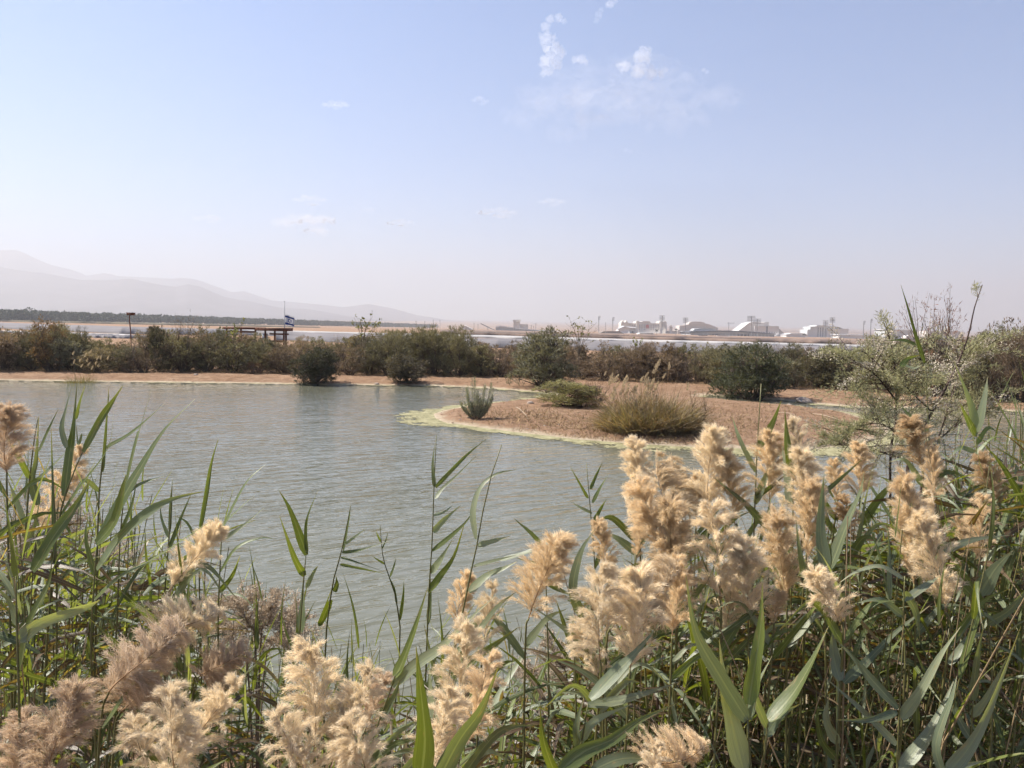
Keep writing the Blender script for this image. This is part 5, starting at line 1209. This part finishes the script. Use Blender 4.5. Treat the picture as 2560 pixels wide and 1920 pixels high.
# reeds in plume: (label, depth, tip, base, kind, colour, width, roll)
PL = [
 ('pinkish nodding plume cut by the left edge above the water', 2.6, (22, 1022), (18, 1190), 'c', PINK, 1.05, 0.5),
 ('thin loose plume behind the leaves at the left', 3.0, (198, 1128), (100, 1325), 'l', TAN, 0.55, 0.2),
 ('loose pale plume pointing up right beside the left water', 2.4, (545, 1318), (425, 1475), 'c', CREAM, 0.9, 0.4),
 ('bowed plume hanging right under the loose pale one', 2.3, (560, 1520), (385, 1580), 'n', CREAM, 1.0, 0.0),
 ('big drooping brown plume in the lower left', 2.1, (455, 1560), (272, 1730), 'n', PINK, 1.05, 0.0),
 ('second drooping brown tuft close behind the big one', 2.2, (420, 1600), (300, 1780), 'n', PINK, 1.0, 0.3),
 ('rounded tan plume behind the long leaves lower left', 2.4, (620, 1620), (500, 1690), 'n', PINK, 1.1, 0.0),
 ('broad pinkish brown plume in the bottom left corner', 1.9, (185, 1712), (110, 1960), 'c', PINK, 0.94, 0.3),
 ('paler pinkish plume at the bottom left edge', 1.9, (60, 1790), (30, 1980), 'c', PINK, 1.0, 0.9),
 ('bright cream plume fanning up at the bottom left', 1.9, (590, 1700), (450, 1905), 'l', CREAM, 0.70, 0.2),
 ('cream plume spreading along the bottom edge left of centre', 1.8, (430, 1720), (440, 1985), 'l', CREAM, 0.82, 1.1),
 ('low cream plume beside the fanning one', 1.9, (330, 1800), (400, 1990), 'l', CREAM, 0.9, 2.0),
 ('large cream plume with a pointed top left of the bottom centre', 1.9, (775, 1605), (785, 1880), 'l', CREAM, 0.82, 0.2),
 ('wide cream plume spilling left at the bottom centre', 1.8, (690, 1780), (790, 1985), 'l', CREAM, 0.86, 0.7),
 ('cream plume spilling right of the pointed one', 1.9, (925, 1672), (830, 1900), 'l', CREAM, 0.78, 1.3),
 ('reddish tan plume behind the bright central blades', 2.3, (960, 1690), (910, 1830), 'c', PINK, 1.1, 0.4),
 ('cream plume at the bottom edge under the bright blade', 1.8, (880, 1800), (930, 2000), 'l', CREAM, 1.0, 0.5),
 ('slim plume standing in front of the brown water', 2.7, (1166, 1435), (1140, 1570), 'c', TAN, 0.75, 0.1),
 ('cream plume rising right of the slim central one', 2.5, (1232, 1460), (1205, 1640), 'l', CREAM, 0.61, 0.3),
 ('wide cream plume behind the leaning stem at bottom centre', 2.1, (1165, 1560), (1130, 1820), 'l', CREAM, 0.78, 0.6),
 ('tan plume low right of the bottom centre blades', 2.0, (1225, 1640), (1150, 1880), 'l', TAN, 0.74, 0.9),
 ('cream plume at the bottom edge right of the grey blade', 1.9, (1120, 1730), (1070, 1960), 'l', CREAM, 0.9, 0.1),
 ('single golden plume standing alone before the open water', 2.5, (1394, 1345), (1322, 1545), 'c', TAN, 1.05, 0.4),
 ('thin upright plume close left of the tall cream cluster', 2.6, (1497, 1308), (1520, 1440), 'c', TAN, 0.8, 0.4),
 ('round topped cream plume, highest of the central cluster', 2.7, (1590, 1103), (1592, 1270), 'c', CREAM, 0.80, 0.3),
 ('curled cream plume right behind the round topped one', 2.8, (1640, 1128), (1700, 1300), 'n', TAN, 0.8, 3.1),
 ('curled tan plume nearest the waterline in the cluster', 2.7, (1600, 1165), (1600, 1320), 'n', CREAM, 0.9, 0.2),
 ('small tan plume behind the green blades of the cluster', 3.0, (1675, 1140), (1720, 1275), 'n', TAN, 0.9, 3.1),
 ('long feathery plume sweeping up through the cluster', 2.5, (1600, 1205), (1680, 1440), 'c', TAN, 0.75, 0.3),
 ('thin hanging plume left of the long feathery one', 2.6, (1600, 1300), (1590, 1400), 'c', TAN, 0.7, 0.3),
 ('great arched golden plume in the middle of the cluster', 2.2, (1690, 1400), (1535, 1560), 'n', TAN, 1.0, 0.0),
 ('dense cream plume hanging at the lower left of the cluster', 2.1, (1505, 1410), (1500, 1650), 'l', CREAM, 0.85, 0.3),
 ('dense cream plume filling the centre of the cluster', 2.1, (1600, 1430), (1575, 1670), 'c', CREAM, 0.95, 0.5),
 ('tall feathery plume rising behind the arched one', 2.5, (1680, 1260), (1690, 1520), 'c', TAN, 0.8, 0.3),
 ('hanging tan plume at the right of the arched one', 2.3, (1690, 1400), (1680, 1590), 'c', TAN, 0.9, 0.3),
 ('tan plume low at the left foot of the cluster', 2.2, (1440, 1560), (1500, 1700), 'l', CREAM, 0.8, 0.3),
 ('pale spreading plume right of the cluster', 2.4, (1782, 1262), (1800, 1500), 'l', CREAM, 0.85, 0.3),
 ('dense pale plume right of the spreading one', 2.4, (1860, 1350), (1870, 1560), 'c', CREAM, 0.95, 0.3),
 ('pale plume hanging low behind the spreading one', 2.5, (1830, 1420), (1810, 1590), 'l', CREAM, 0.9, 0.4),
 ('tall conical cream plume against the far water', 2.9, (1785, 1078), (1772, 1275), 'c', CREAM, 0.85, 0.2),
 ('conical tan plume close right of the tall cream one', 2.9, (1815, 1130), (1838, 1310), 'c', TAN, 0.8, 0.2),
 ('small tan plume beside the conical pair', 3.0, (1745, 1190), (1740, 1300), 'c', TAN, 0.8, 0.2),
 ('tan plume left of the tall green blade', 2.9, (1926, 1085), (1925, 1265), 'c', TAN, 0.85, 0.2),
 ('cream plume right of the tall green blade', 2.8, (1985, 1052), (2000, 1200), 'c', CREAM, 0.75, 0.2),
 ('broad cream plume below the tall green blade', 2.7, (2005, 1130), (2015, 1330), 'c', CREAM, 0.85, 0.2),
 ('narrow tan plume hanging below the broad one', 2.6, (2030, 1200), (2020, 1400), 'c', TAN, 0.7, 0.2),
 ('brownish plume half hidden by a green leaf', 2.9, (2085, 1150), (2090, 1250), 'c', TAN, 0.8, 0.2),
 ('small cream plume below the spit shore right of centre', 2.9, (2150, 1112), (2150, 1250), 'c', TAN, 0.9, 0.2),
 ('brown plume low between the right leaves', 2.7, (2110, 1240), (2115, 1340), 'c', AMBER, 0.9, 0.2),
 ('dark amber plume hanging beside the tamarisk stem', 3.0, (2275, 1045), (2305, 1170), 'c', AMBER, 1.1, 0.2),
 ('narrow tan plume under the dark amber one', 2.9, (2332, 1125), (2330, 1270), 'c', TAN, 0.65, 0.2),
 ('thin greyish plume left of the striped plume', 2.5, (2265, 1195), (2285, 1460), 'c', TAN, 0.55, 0.2),
 ('curled pale plume at the top of the right group', 2.6, (2325, 1225), (2295, 1340), 'n', CREAM, 0.75, 0.2),
 ('long striped cream plume in the right group', 2.4, (2300, 1290), (2365, 1530), 'c', CREAM, 0.75, 0.2),
 ('brownish plume leaning at the far right', 2.8, (2455, 1135), (2495, 1265), 'c', AMBER, 0.8, 0.2),
 ('open grey tan plume right of the striped one', 2.6, (2455, 1240), (2440, 1400), 'l', TAN, 0.7, 0.2),
 ('ghostly thin plume left of the striped plume group', 2.7, (2390, 1290), (2420, 1390), 'l', TAN, 0.6, 0.2),
 ('short cream plume low in the right reeds', 2.3, (2038, 1432), (2100, 1560), 'c', CREAM, 1.0, 0.3),
 ('faint plume in the shade left of the short cream one', 2.5, (1945, 1280), (1965, 1500), 'c', TAN, 0.75, 0.3),
 ('dim plume near the bottom of the right reeds', 2.4, (1950, 1480), (1935, 1560), 'c', TAN, 0.9, 0.3),
 ('golden plume nodding at the bottom right of centre', 1.9, (1770, 1850), (1600, 1905), 'n', TAN, 1.1, 0.0),
 ('pale plume tip at the bottom edge under the golden one', 1.8, (1640, 1860), (1620, 2000), 'l', CREAM, 1.0, 0.2),
]
for (lab, d, tip, base, kind, col, w, roll) in PL:
    dx, dy = base[0] - tip[0], base[1] - tip[1]; ln = math.hypot(dx, dy)
    if kind == 'n' and dy < ln * 0.75: sx, sy = base[0] - dx * -0.05 - 12 * np.sign(-dx or 1), base[1] + ln * 0.35
    else: sx, sy = base[0] + dx * 0.12, base[1] + ln * 0.3
    lv = []
    for k in range(hr.integers(1, 4)):
        y0 = sy + hr.uniform(0, 60); sg = 1 if hr.random() < 0.68 else -1; L = hr.uniform(110, 210) * 2.3 / d
        lv.append(([(sx, y0), (sx + sg * L * 0.45, y0 - L * hr.uniform(0.3, 0.7)), (sx + sg * L * hr.uniform(0.7, 1.0), y0 - L * hr.uniform(0.1, 0.9))], hr.uniform(14, 26) * 2.2 / d, (G_, B_, W_, Y_)[hr.integers(4)]))
    hero('reed with a ' + lab if not lab.startswith('second') else 'reed with a ' + lab, d, [(sx, sy), base], lv, (tip, base, kind, col, w, roll, hr.uniform(-0.05, 0.05)), 'plumed_reed', 'reeds in plume')

# reeds that fill the bank between them: every one a stem with its own leaves
FT = np.array([(-100, 1200), (0, 1190), (200, 1210), (350, 1300), (480, 1380), (600, 1500), (700, 1560), (900, 1600), (1200, 1600), (1350, 1560), (1450, 1480), (1560, 1400), (1650, 1320), (1800, 1280), (1950, 1260), (2100, 1230), (2200, 1180), (2300, 1120), (2400, 1050), (2500, 1010), (2660, 990)], float)
ZONES = [('green reed in the thicket at the left', -60, 430, 60, 'left thicket reeds', 2.3, 5.2), ('slim green reed among the plumes at the bottom left', 430, 720, 20, 'bottom left reeds', 2.4, 5.0),
         ('slim green reed before the open water', 720, 1400, 40, 'reeds before the open water', 2.4, 5.4), ('green reed among the cream plumes', 1400, 1900, 50, 'reeds among the cream plumes', 2.4, 5.2),
         ('green reed in the dense thicket at the right', 1900, 2640, 92, 'right thicket reeds', 2.3, 6.0), ('tall green reed rising at the right edge', 2330, 2660, 30, 'tall reeds at the right edge', 3.0, 6.5)]
def fill_reed(label, group, px, depth, ytop, rs):
    w = at(px, 1400, depth); x, y = w[0], w[1]; z0 = max(ground_z(x, y) - 0.02, -0.2)
    top = at(px, ytop, depth); H = top[2] - z0
    H = float(np.clip(H, 0.7, 3.6))
    root = empty('reed', (x, y, z0), 0); lean = np.array([rs.normal() * 0.05 + 0.07, rs.normal() * 0.05, 1.0]); lean = norm(lean)
    m = Vector(lean).to_track_quat('Z', 'Y').to_matrix().to_4x4() @ Matrix.Rotation(rs.uniform(0, 6.28), 4, 'Z')
    link('stem', STEM_UNIT, root, m @ Matrix.Diagonal((H, H, H, 1)))
    n = rs.integers(6, 10); az = rs.uniform(0, 6.28)
    for k in range(n):
        u = 1.0 - 0.82 * (k / n) ** 0.9 if k else 1.0
        az += math.pi + rs.normal() * 0.5
        a = az if rs.random() < 0.5 else rs.normal() * 0.7 + (0.2 if rs.random() < 0.7 else 3.1)      # the wind lays most blades to the right
        L = rs.uniform(0.26, 0.48) * (0.75 if k == 0 else 1.0) * (0.8 + 0.1 * H)
        v = LEAVES[6 if k == 0 else rs.integers(len(LEAVES))]
        wd = rs.uniform(0.5, 0.95)
        ml = Matrix.Translation(Vector(lean * H * (u - 0.02))) @ Matrix.Rotation(a, 4, 'Z') @ Matrix.Rotation(rs.normal() * 0.15, 4, 'Y') @ Matrix.Diagonal((L, L * wd, L, 1))
        c = (G_, B_, G_, W_, Y_)[rs.integers(5)] if u > 0.3 and rs.random() > 0.07 else (B_, D_, D_)[rs.integers(3)]
        link('leaf', v, root, ml, scaled(c, rs.uniform(0.75, 1.15)))
    tag(root, label, 'reed', group)
sm = MB(); tt = np.linspace(0, 1, 7)
sm.tube(np.column_stack([0.02 * tt ** 2, 0 * tt, tt]), 0.0024 * np.linspace(1.0, 0.4, 7), 6, False); STEM_UNIT = sm.mesh('stem', stem_m, True)
fr = np.random.default_rng(90)
for (lab, x0, x1, n, grp, d0, d1) in ZONES:
    for k, x in enumerate(np.sort(fr.uniform(x0, x1, n))):
        d = d0 + (d1 - d0) * fr.random() ** 1.1
        yt = np.interp(x, FT[:, 0], FT[:, 1]) + fr.uniform(-10, 190) + (60 if d < 2.8 else 0)
        fill_reed(f'{lab}, {ordinal(k + 1)} from the left', grp, x, d, yt, fr)

def undergrowth(label, boxes, cols, seed):
    """the mass of lower blades that nobody could count"""
    rs = np.random.default_rng(seed); rows = 5; t = np.linspace(0, 1, rows)
    for (col, share), lab in zip(cols, label):
        B = []
        for (x0, x1, d0, d1, n, off) in boxes:
            n = int(n * share); px, d = rs.uniform(x0, x1, n), d0 + (d1 - d0) * rs.random(n)
            w = np.array([at(a, 1400, b_) for a, b_ in zip(px, d)]); z = land(w[:, :2])[0]
            zt = np.array([at(a, y_, b_)[2] for a, b_, y_ in zip(px, d, np.interp(px, FT[:, 0], FT[:, 1]) + off)])
            k = (z > -0.3) & (zt > z); w, z, zt = w[k], np.maximum(z[k], 0), zt[k]
            w[:, 2] = z + (zt - z) * rs.random(len(z)) ** 0.8; B.append(w)
        B = np.vstack(B); n = len(B); a = rs.uniform(0, 6.28, n)
        dr = norm(np.column_stack([np.cos(a) + 0.25, np.sin(a), rs.uniform(-0.1, 1.2, n)])); L = rs.uniform(0.22, 0.5, n)
        C = B[:, None] + dr[:, None] * (L[:, None] * t)[..., None] - np.array([0, 0, 1.0]) * (L * rs.uniform(0.1, 0.7, n))[:, None, None] * (t ** 2)[None, :, None]
        S = norm(np.cross(dr, rs.normal(size=(n, 3))))[:, None]; N = np.cross(dr, S[:, 0])[:, None]
        W = (rs.uniform(0.006, 0.0135, n)[:, None] * width_profile(t) + 0.0004)[..., None]
        V = np.stack([C + S * W, C - N * W * 0.2, C - S * W], 2).reshape(-1, 3)
        r_ = (np.arange(rows - 1) * 3)[:, None]; q = np.concatenate([r_ + [[0, 1, 4, 3]], r_ + [[1, 2, 5, 4]]])
        Q = (np.arange(n)[:, None, None] * rows * 3 + q[None]).reshape(-1, 4)
        mb = MB(); mb.add(V, Q); o = link('undergrowth', blade_attr(mb.mesh('undergrowth', blade_m, True), rows), color=col)
        tag(o, lab, 'undergrowth', kind='stuff')
undergrowth(['tangle of lower green blades under the reeds', 'greyish blades low among the reeds', 'dead straw coloured blades under the reeds'],
            [(-80, 480, 2.3, 5.5, 1700, 150), (480, 1400, 2.4, 5.5, 900, 190), (1380, 1900, 2.6, 6.5, 4200, 230), (1880, 2700, 2.6, 7.5, 9500, 170)],
            [((0.11, 0.14, 0.05), 0.42), (BLUE_G, 0.13), ((0.15, 0.095, 0.055), 0.45)], 61)  # green and dead brown made darker, standing in for shade inside the thicket
def dead_stalks():
    """last year's bare stalks, thin and straw coloured, standing and leaning all through the reeds"""
    rs = np.random.default_rng(17); mb = MB()
    for x0, x1, n in ((-80, 480, 90), (480, 1400, 110), (1400, 1900, 110), (1900, 2700, 230)):
        for _ in range(n):
            px, d = rs.uniform(x0, x1), rs.uniform(2.3, 6.0); w = at(px, 1400, d); z = ground_z(w[0], w[1])
            if z < -0.2: continue
            zt = at(px, np.interp(px, FT[:, 0], FT[:, 1]) + rs.uniform(40, 420), d)[2]; h = np.clip(zt - z, 0.25, 2.6)
            ln = rs.normal(size=2) * 0.16 * h + [0.06 * h, 0]; bw = rs.normal(size=2) * 0.03
            p0 = np.array([w[0], w[1], z]); p1 = p0 + [ln[0] * 0.45 + bw[0], ln[1] * 0.45 + bw[1], h * 0.55]; p2 = p0 + [ln[0], ln[1], h]
            mb.tube([p0, p1, p2], np.array([0.0032, 0.0026, 0.0014]) * rs.uniform(0.7, 1.2), 4, False)
    tag(mb.build('dead_stalks', leafy('dead_stalk', (0.36, 0.26, 0.14), (0.2, 0.14, 0.07), 0.05, 0.7, 0.3, 0.4)), 'thin dry straw coloured stalks standing among the reeds', 'stalks', kind='stuff')
dead_stalks()
def litter():
    rs = np.random.default_rng(8); n = 6500
    px, d = rs.uniform(-200, 2760, n), 1.7 + 5.0 * rs.random(n)
    B = np.array([at(a, 1500, b_) for a, b_ in zip(px, d)]); z, sd = land(B[:, :2]); B[:, 2] = z
    B = B[sd > 0.05]; m = len(B)
    a = rs.uniform(0, 6.28, m); D = np.column_stack([np.cos(a), np.sin(a), rs.uniform(-0.1, 0.9, m) ** 2])
    mb = MB(); v, q = leaf_cards(rs, B + [0, 0, 0.01], norm(D), rs.uniform(0.10, 0.4, m), rs.uniform(0.004, 0.012, m), 0.1); mb.add(v, q)
    o = mb.build('reed_litter', leafy('dead_litter', (0.26, 0.155, 0.08), (0.2, 0.12, 0.06), 0.15, 0.8, 0.2, 0.5)); tag(o, 'brown dead stalks and litter covering the near bank', 'litter', kind='stuff')
litter()

# ------------------------------------------------------------------ tamarisk and dry shrubs among the reeds
tam_m = leafy('tamarisk_needles', (0.46, 0.43, 0.24), (0.42, 0.40, 0.18), 0.4, 0.7, 0.2, 0.3)
flower_m = leafy('tamarisk_flowers', (0.75, 0.65, 0.50), (0.65, 0.55, 0.42), 0.35, 0.8, 0.1, 0.25)
twig_m = plain('dark_twig', (0.075, 0.042, 0.030), 0.7, 0.3, 12)
def spray_shrub(name, label, depth, foot_px, limbs, nb, blen, needle, fl_share, mats, seed, per=70, cat='shrub', flower_lo=0.0, thin_above=99.0):
    """limbs follow given lines; each bears fine drooping sprays, some tipped with pale flowers"""
    rs = np.random.default_rng(seed); f = at(foot_px[0], foot_px[1], depth); f[2] = ground_z(f[0], f[1]) - 0.03
    root = empty(name, f); st = MB(); NC, ND, FC, FD = [], [], [], []
    for (pts, r0, kk) in limbs:
        W = [at(x, y, depth + dz) for x, y, dz in pts]; C = spline([f] + W if kk else W, 22) - f
        st.tube(C, np.linspace(r0, r0 * 0.18, 22), 6, False)
        for _ in range(nb):
            u = rs.uniform(0.42 if kk else 0.08, 1.0); b0 = np.array([np.interp(u, np.linspace(0, 1, 22), C[:, j]) for j in range(3)])
            if b0[2] + f[2] > thin_above and rs.random() < 0.9: continue
            tg = C[min(21, int(u * 21) + 1)] - C[max(0, int(u * 21) - 1)]
            dr = norm(norm(tg) * 0.5 + rs.normal(size=3) * [0.8, 0.7, 0.45] + [0.1, 0, 0.25]); L = blen * rs.uniform(0.4, 1.15) * (1.15 - 0.5 * u)
            t = np.linspace(0, 1, 6)[:, None]; Bz = b0 + dr * L * t + np.array([0, 0, -1]) * L * 0.25 * t ** 2
            st.tube(Bz, np.linspace(0.0026, 0.0008, 6) * (1.0 if mats[0] is twig_m else 0.55), 3, False)
            m = per; s_ = rs.random(m) ** 0.7
            P = np.column_stack([np.interp(s_, t[:, 0], Bz[:, j]) for j in range(3)]) + rs.normal(size=(m, 3)) * L * 0.045
            flw = rs.random() < fl_share and b0[2] + f[2] > flower_lo
            (FC if flw else NC).append(P); (FD if flw else ND).append(np.broadcast_to(norm(dr * 0.6 + [0, 0, 0.25]), P.shape))
    st.build('stem', mats[0], root)
    if NC:
        P, D = np.vstack(NC), np.vstack(ND); mb = MB(); mb.add(*leaf_cards(rs, P, D, needle * rs.uniform(0.6, 1.4, len(P)), needle * 0.15, 0.6)); mb.build('foliage', mats[1], root)
    if FC:
        P, D = np.vstack(FC), np.vstack(FD); mb = MB(); mb.add(*leaf_cards(rs, P, D, needle * 0.5 * rs.uniform(0.6, 1.3, len(P)), needle * 0.22, 0.9)); mb.build('blossom', mats[2], root)
    tag(root, label, cat); return root
spray_shrub('tamarisk_shrub', 'feathery tamarisk with cream blossom standing above the right reeds', 4.6, (2290, 1500),
    [([(2268, 1195, 0), (2290, 1110, 0), (2330, 1030, 0.1), (2385, 930, 0.15), (2420, 840, 0.2), (2436, 770, 0.2), (2456, 712, 0.2)], 0.012, 1),
     ([(2225, 1240, -0.1), (2240, 1050, -0.1), (2238, 950, -0.1), (2232, 880, -0.1), (2218, 835, -0.1)], 0.009, 1),
     ([(2300, 1240, 0.2), (2345, 1100, 0.3), (2370, 1020, 0.3), (2395, 940, 0.4), (2392, 870, 0.4)], 0.009, 1),
     ([(2240, 1000, -0.1), (2180, 930, -0.2), (2110, 900, -0.3)], 0.006, 0), ([(2238, 960, -0.1), (2160, 880, -0.2), (2090, 880, -0.2)], 0.005, 0),
     ([(2330, 1030, 0.1), (2260, 960, 0.1), (2215, 880, 0.0)], 0.006, 0), ([(2290, 1110, 0), (2200, 1060, -0.2), (2120, 1075, -0.3)], 0.005, 0),
     ([(2345, 1100, 0.3), (2420, 1040, 0.3), (2470, 1000, 0.4)], 0.005, 0), ([(2385, 930, 0.15), (2440, 880, 0.2), (2470, 850, 0.2)], 0.004, 0), ([(2270, 1150, 0), (2160, 1120, -0.2), (2080, 1110, -0.3)], 0.005, 0)],
    34, 0.40, 0.028, 0.30, (twig_m, tam_m, flower_m), 71, 120, thin_above=3.9)
straw_twig = plain('straw_twig', (0.30, 0.21, 0.14), 0.8, 0.25, 12)
dry_m = leafy('dry_seed_heads', (0.66, 0.53, 0.39), (0.58, 0.45, 0.32), 0.3, 0.8, 0.1, 0.35)
spray_shrub('dry_shrub', 'grey brown dry shrub with fine seed heads left of the central reeds', 3.2, (640, 1760),
    [([(640, 1650, 0), (620, 1560, 0), (590, 1500, 0)], 0.006, 1), ([(650, 1640, 0.1), (670, 1560, 0.1), (690, 1510, 0.1)], 0.006, 1), ([(620, 1680, 0.1), (570, 1600, 0.2), (540, 1530, 0.2)], 0.006, 1), ([(660, 1680, 0.3), (710, 1600, 0.3), (730, 1550, 0.3)], 0.005, 1)],
    34, 0.24, 0.022, 0.6, (straw_twig, dry_m, dry_m), 72, 130)
spray_shrub('dry_shrub', 'dull brown twiggy shrub behind the left thicket', 3.6, (90, 1620),
    [([(90, 1450, 0), (80, 1330, 0), (60, 1240, 0)], 0.006, 1), ([(110, 1450, 0.1), (140, 1340, 0.1), (190, 1280, 0.1)], 0.006, 1), ([(60, 1480, 0.1), (20, 1380, 0.2), (-20, 1300, 0.2)], 0.006, 1), ([(200, 1500, 0.3), (260, 1400, 0.3), (330, 1380, 0.3)], 0.005, 1)],
    28, 0.26, 0.020, 0.6, (straw_twig, dry_m, dry_m), 73, 90)
spray_shrub('dry_shrub', 'pale dry shrub with yellow tinge under the cream cluster', 3.4, (1420, 1850),
    [([(1420, 1750, 0), (1400, 1660, 0), (1380, 1620, 0)], 0.005, 1), ([(1450, 1740, 0.1), (1470, 1650, 0.1), (1490, 1600, 0.1)], 0.005, 1), ([(1380, 1780, 0.1), (1340, 1700, 0.2), (1310, 1680, 0.2)], 0.005, 1)],
    28, 0.22, 0.020, 0.6, (straw_twig, dry_m, dry_m), 74, 90)
gold_m = leafy('golden_flowers', (0.55, 0.36, 0.03), (0.5, 0.32, 0.02), 0.3, 0.7, 0.1, 0.2); gold_leaf = leafy('fleabane_leaves', (0.15, 0.17, 0.05), (0.2, 0.22, 0.04), 0.3, 0.6, 0.2, 0.3)
for i, (x, y, d, lab) in enumerate(((1455, 1525, 3.2, 'small yellow flowered plant left under the cream cluster'), (1648, 1500, 3.0, 'yellow flowered plant behind the hanging cream plume'), (1905, 1530, 3.0, 'yellow flowered plant low between the right plumes'), (1300, 1760, 3.2, 'small yellow flowered plant by the near shore'))):
    spray_shrub('flowering_plant', lab, d, (x, y + 130), [([(x, y + 90, 0), (x - 12, y + 20, 0), (x - 8, y - 20, 0)], 0.004, 1), ([(x + 6, y + 80, 0), (x + 20, y + 20, 0.05), (x + 24, y - 5, 0.05)], 0.004, 1)], 16, 0.10, 0.016, 0.45, (twig_m, gold_leaf, gold_m), 80 + i, 40, 'plant')
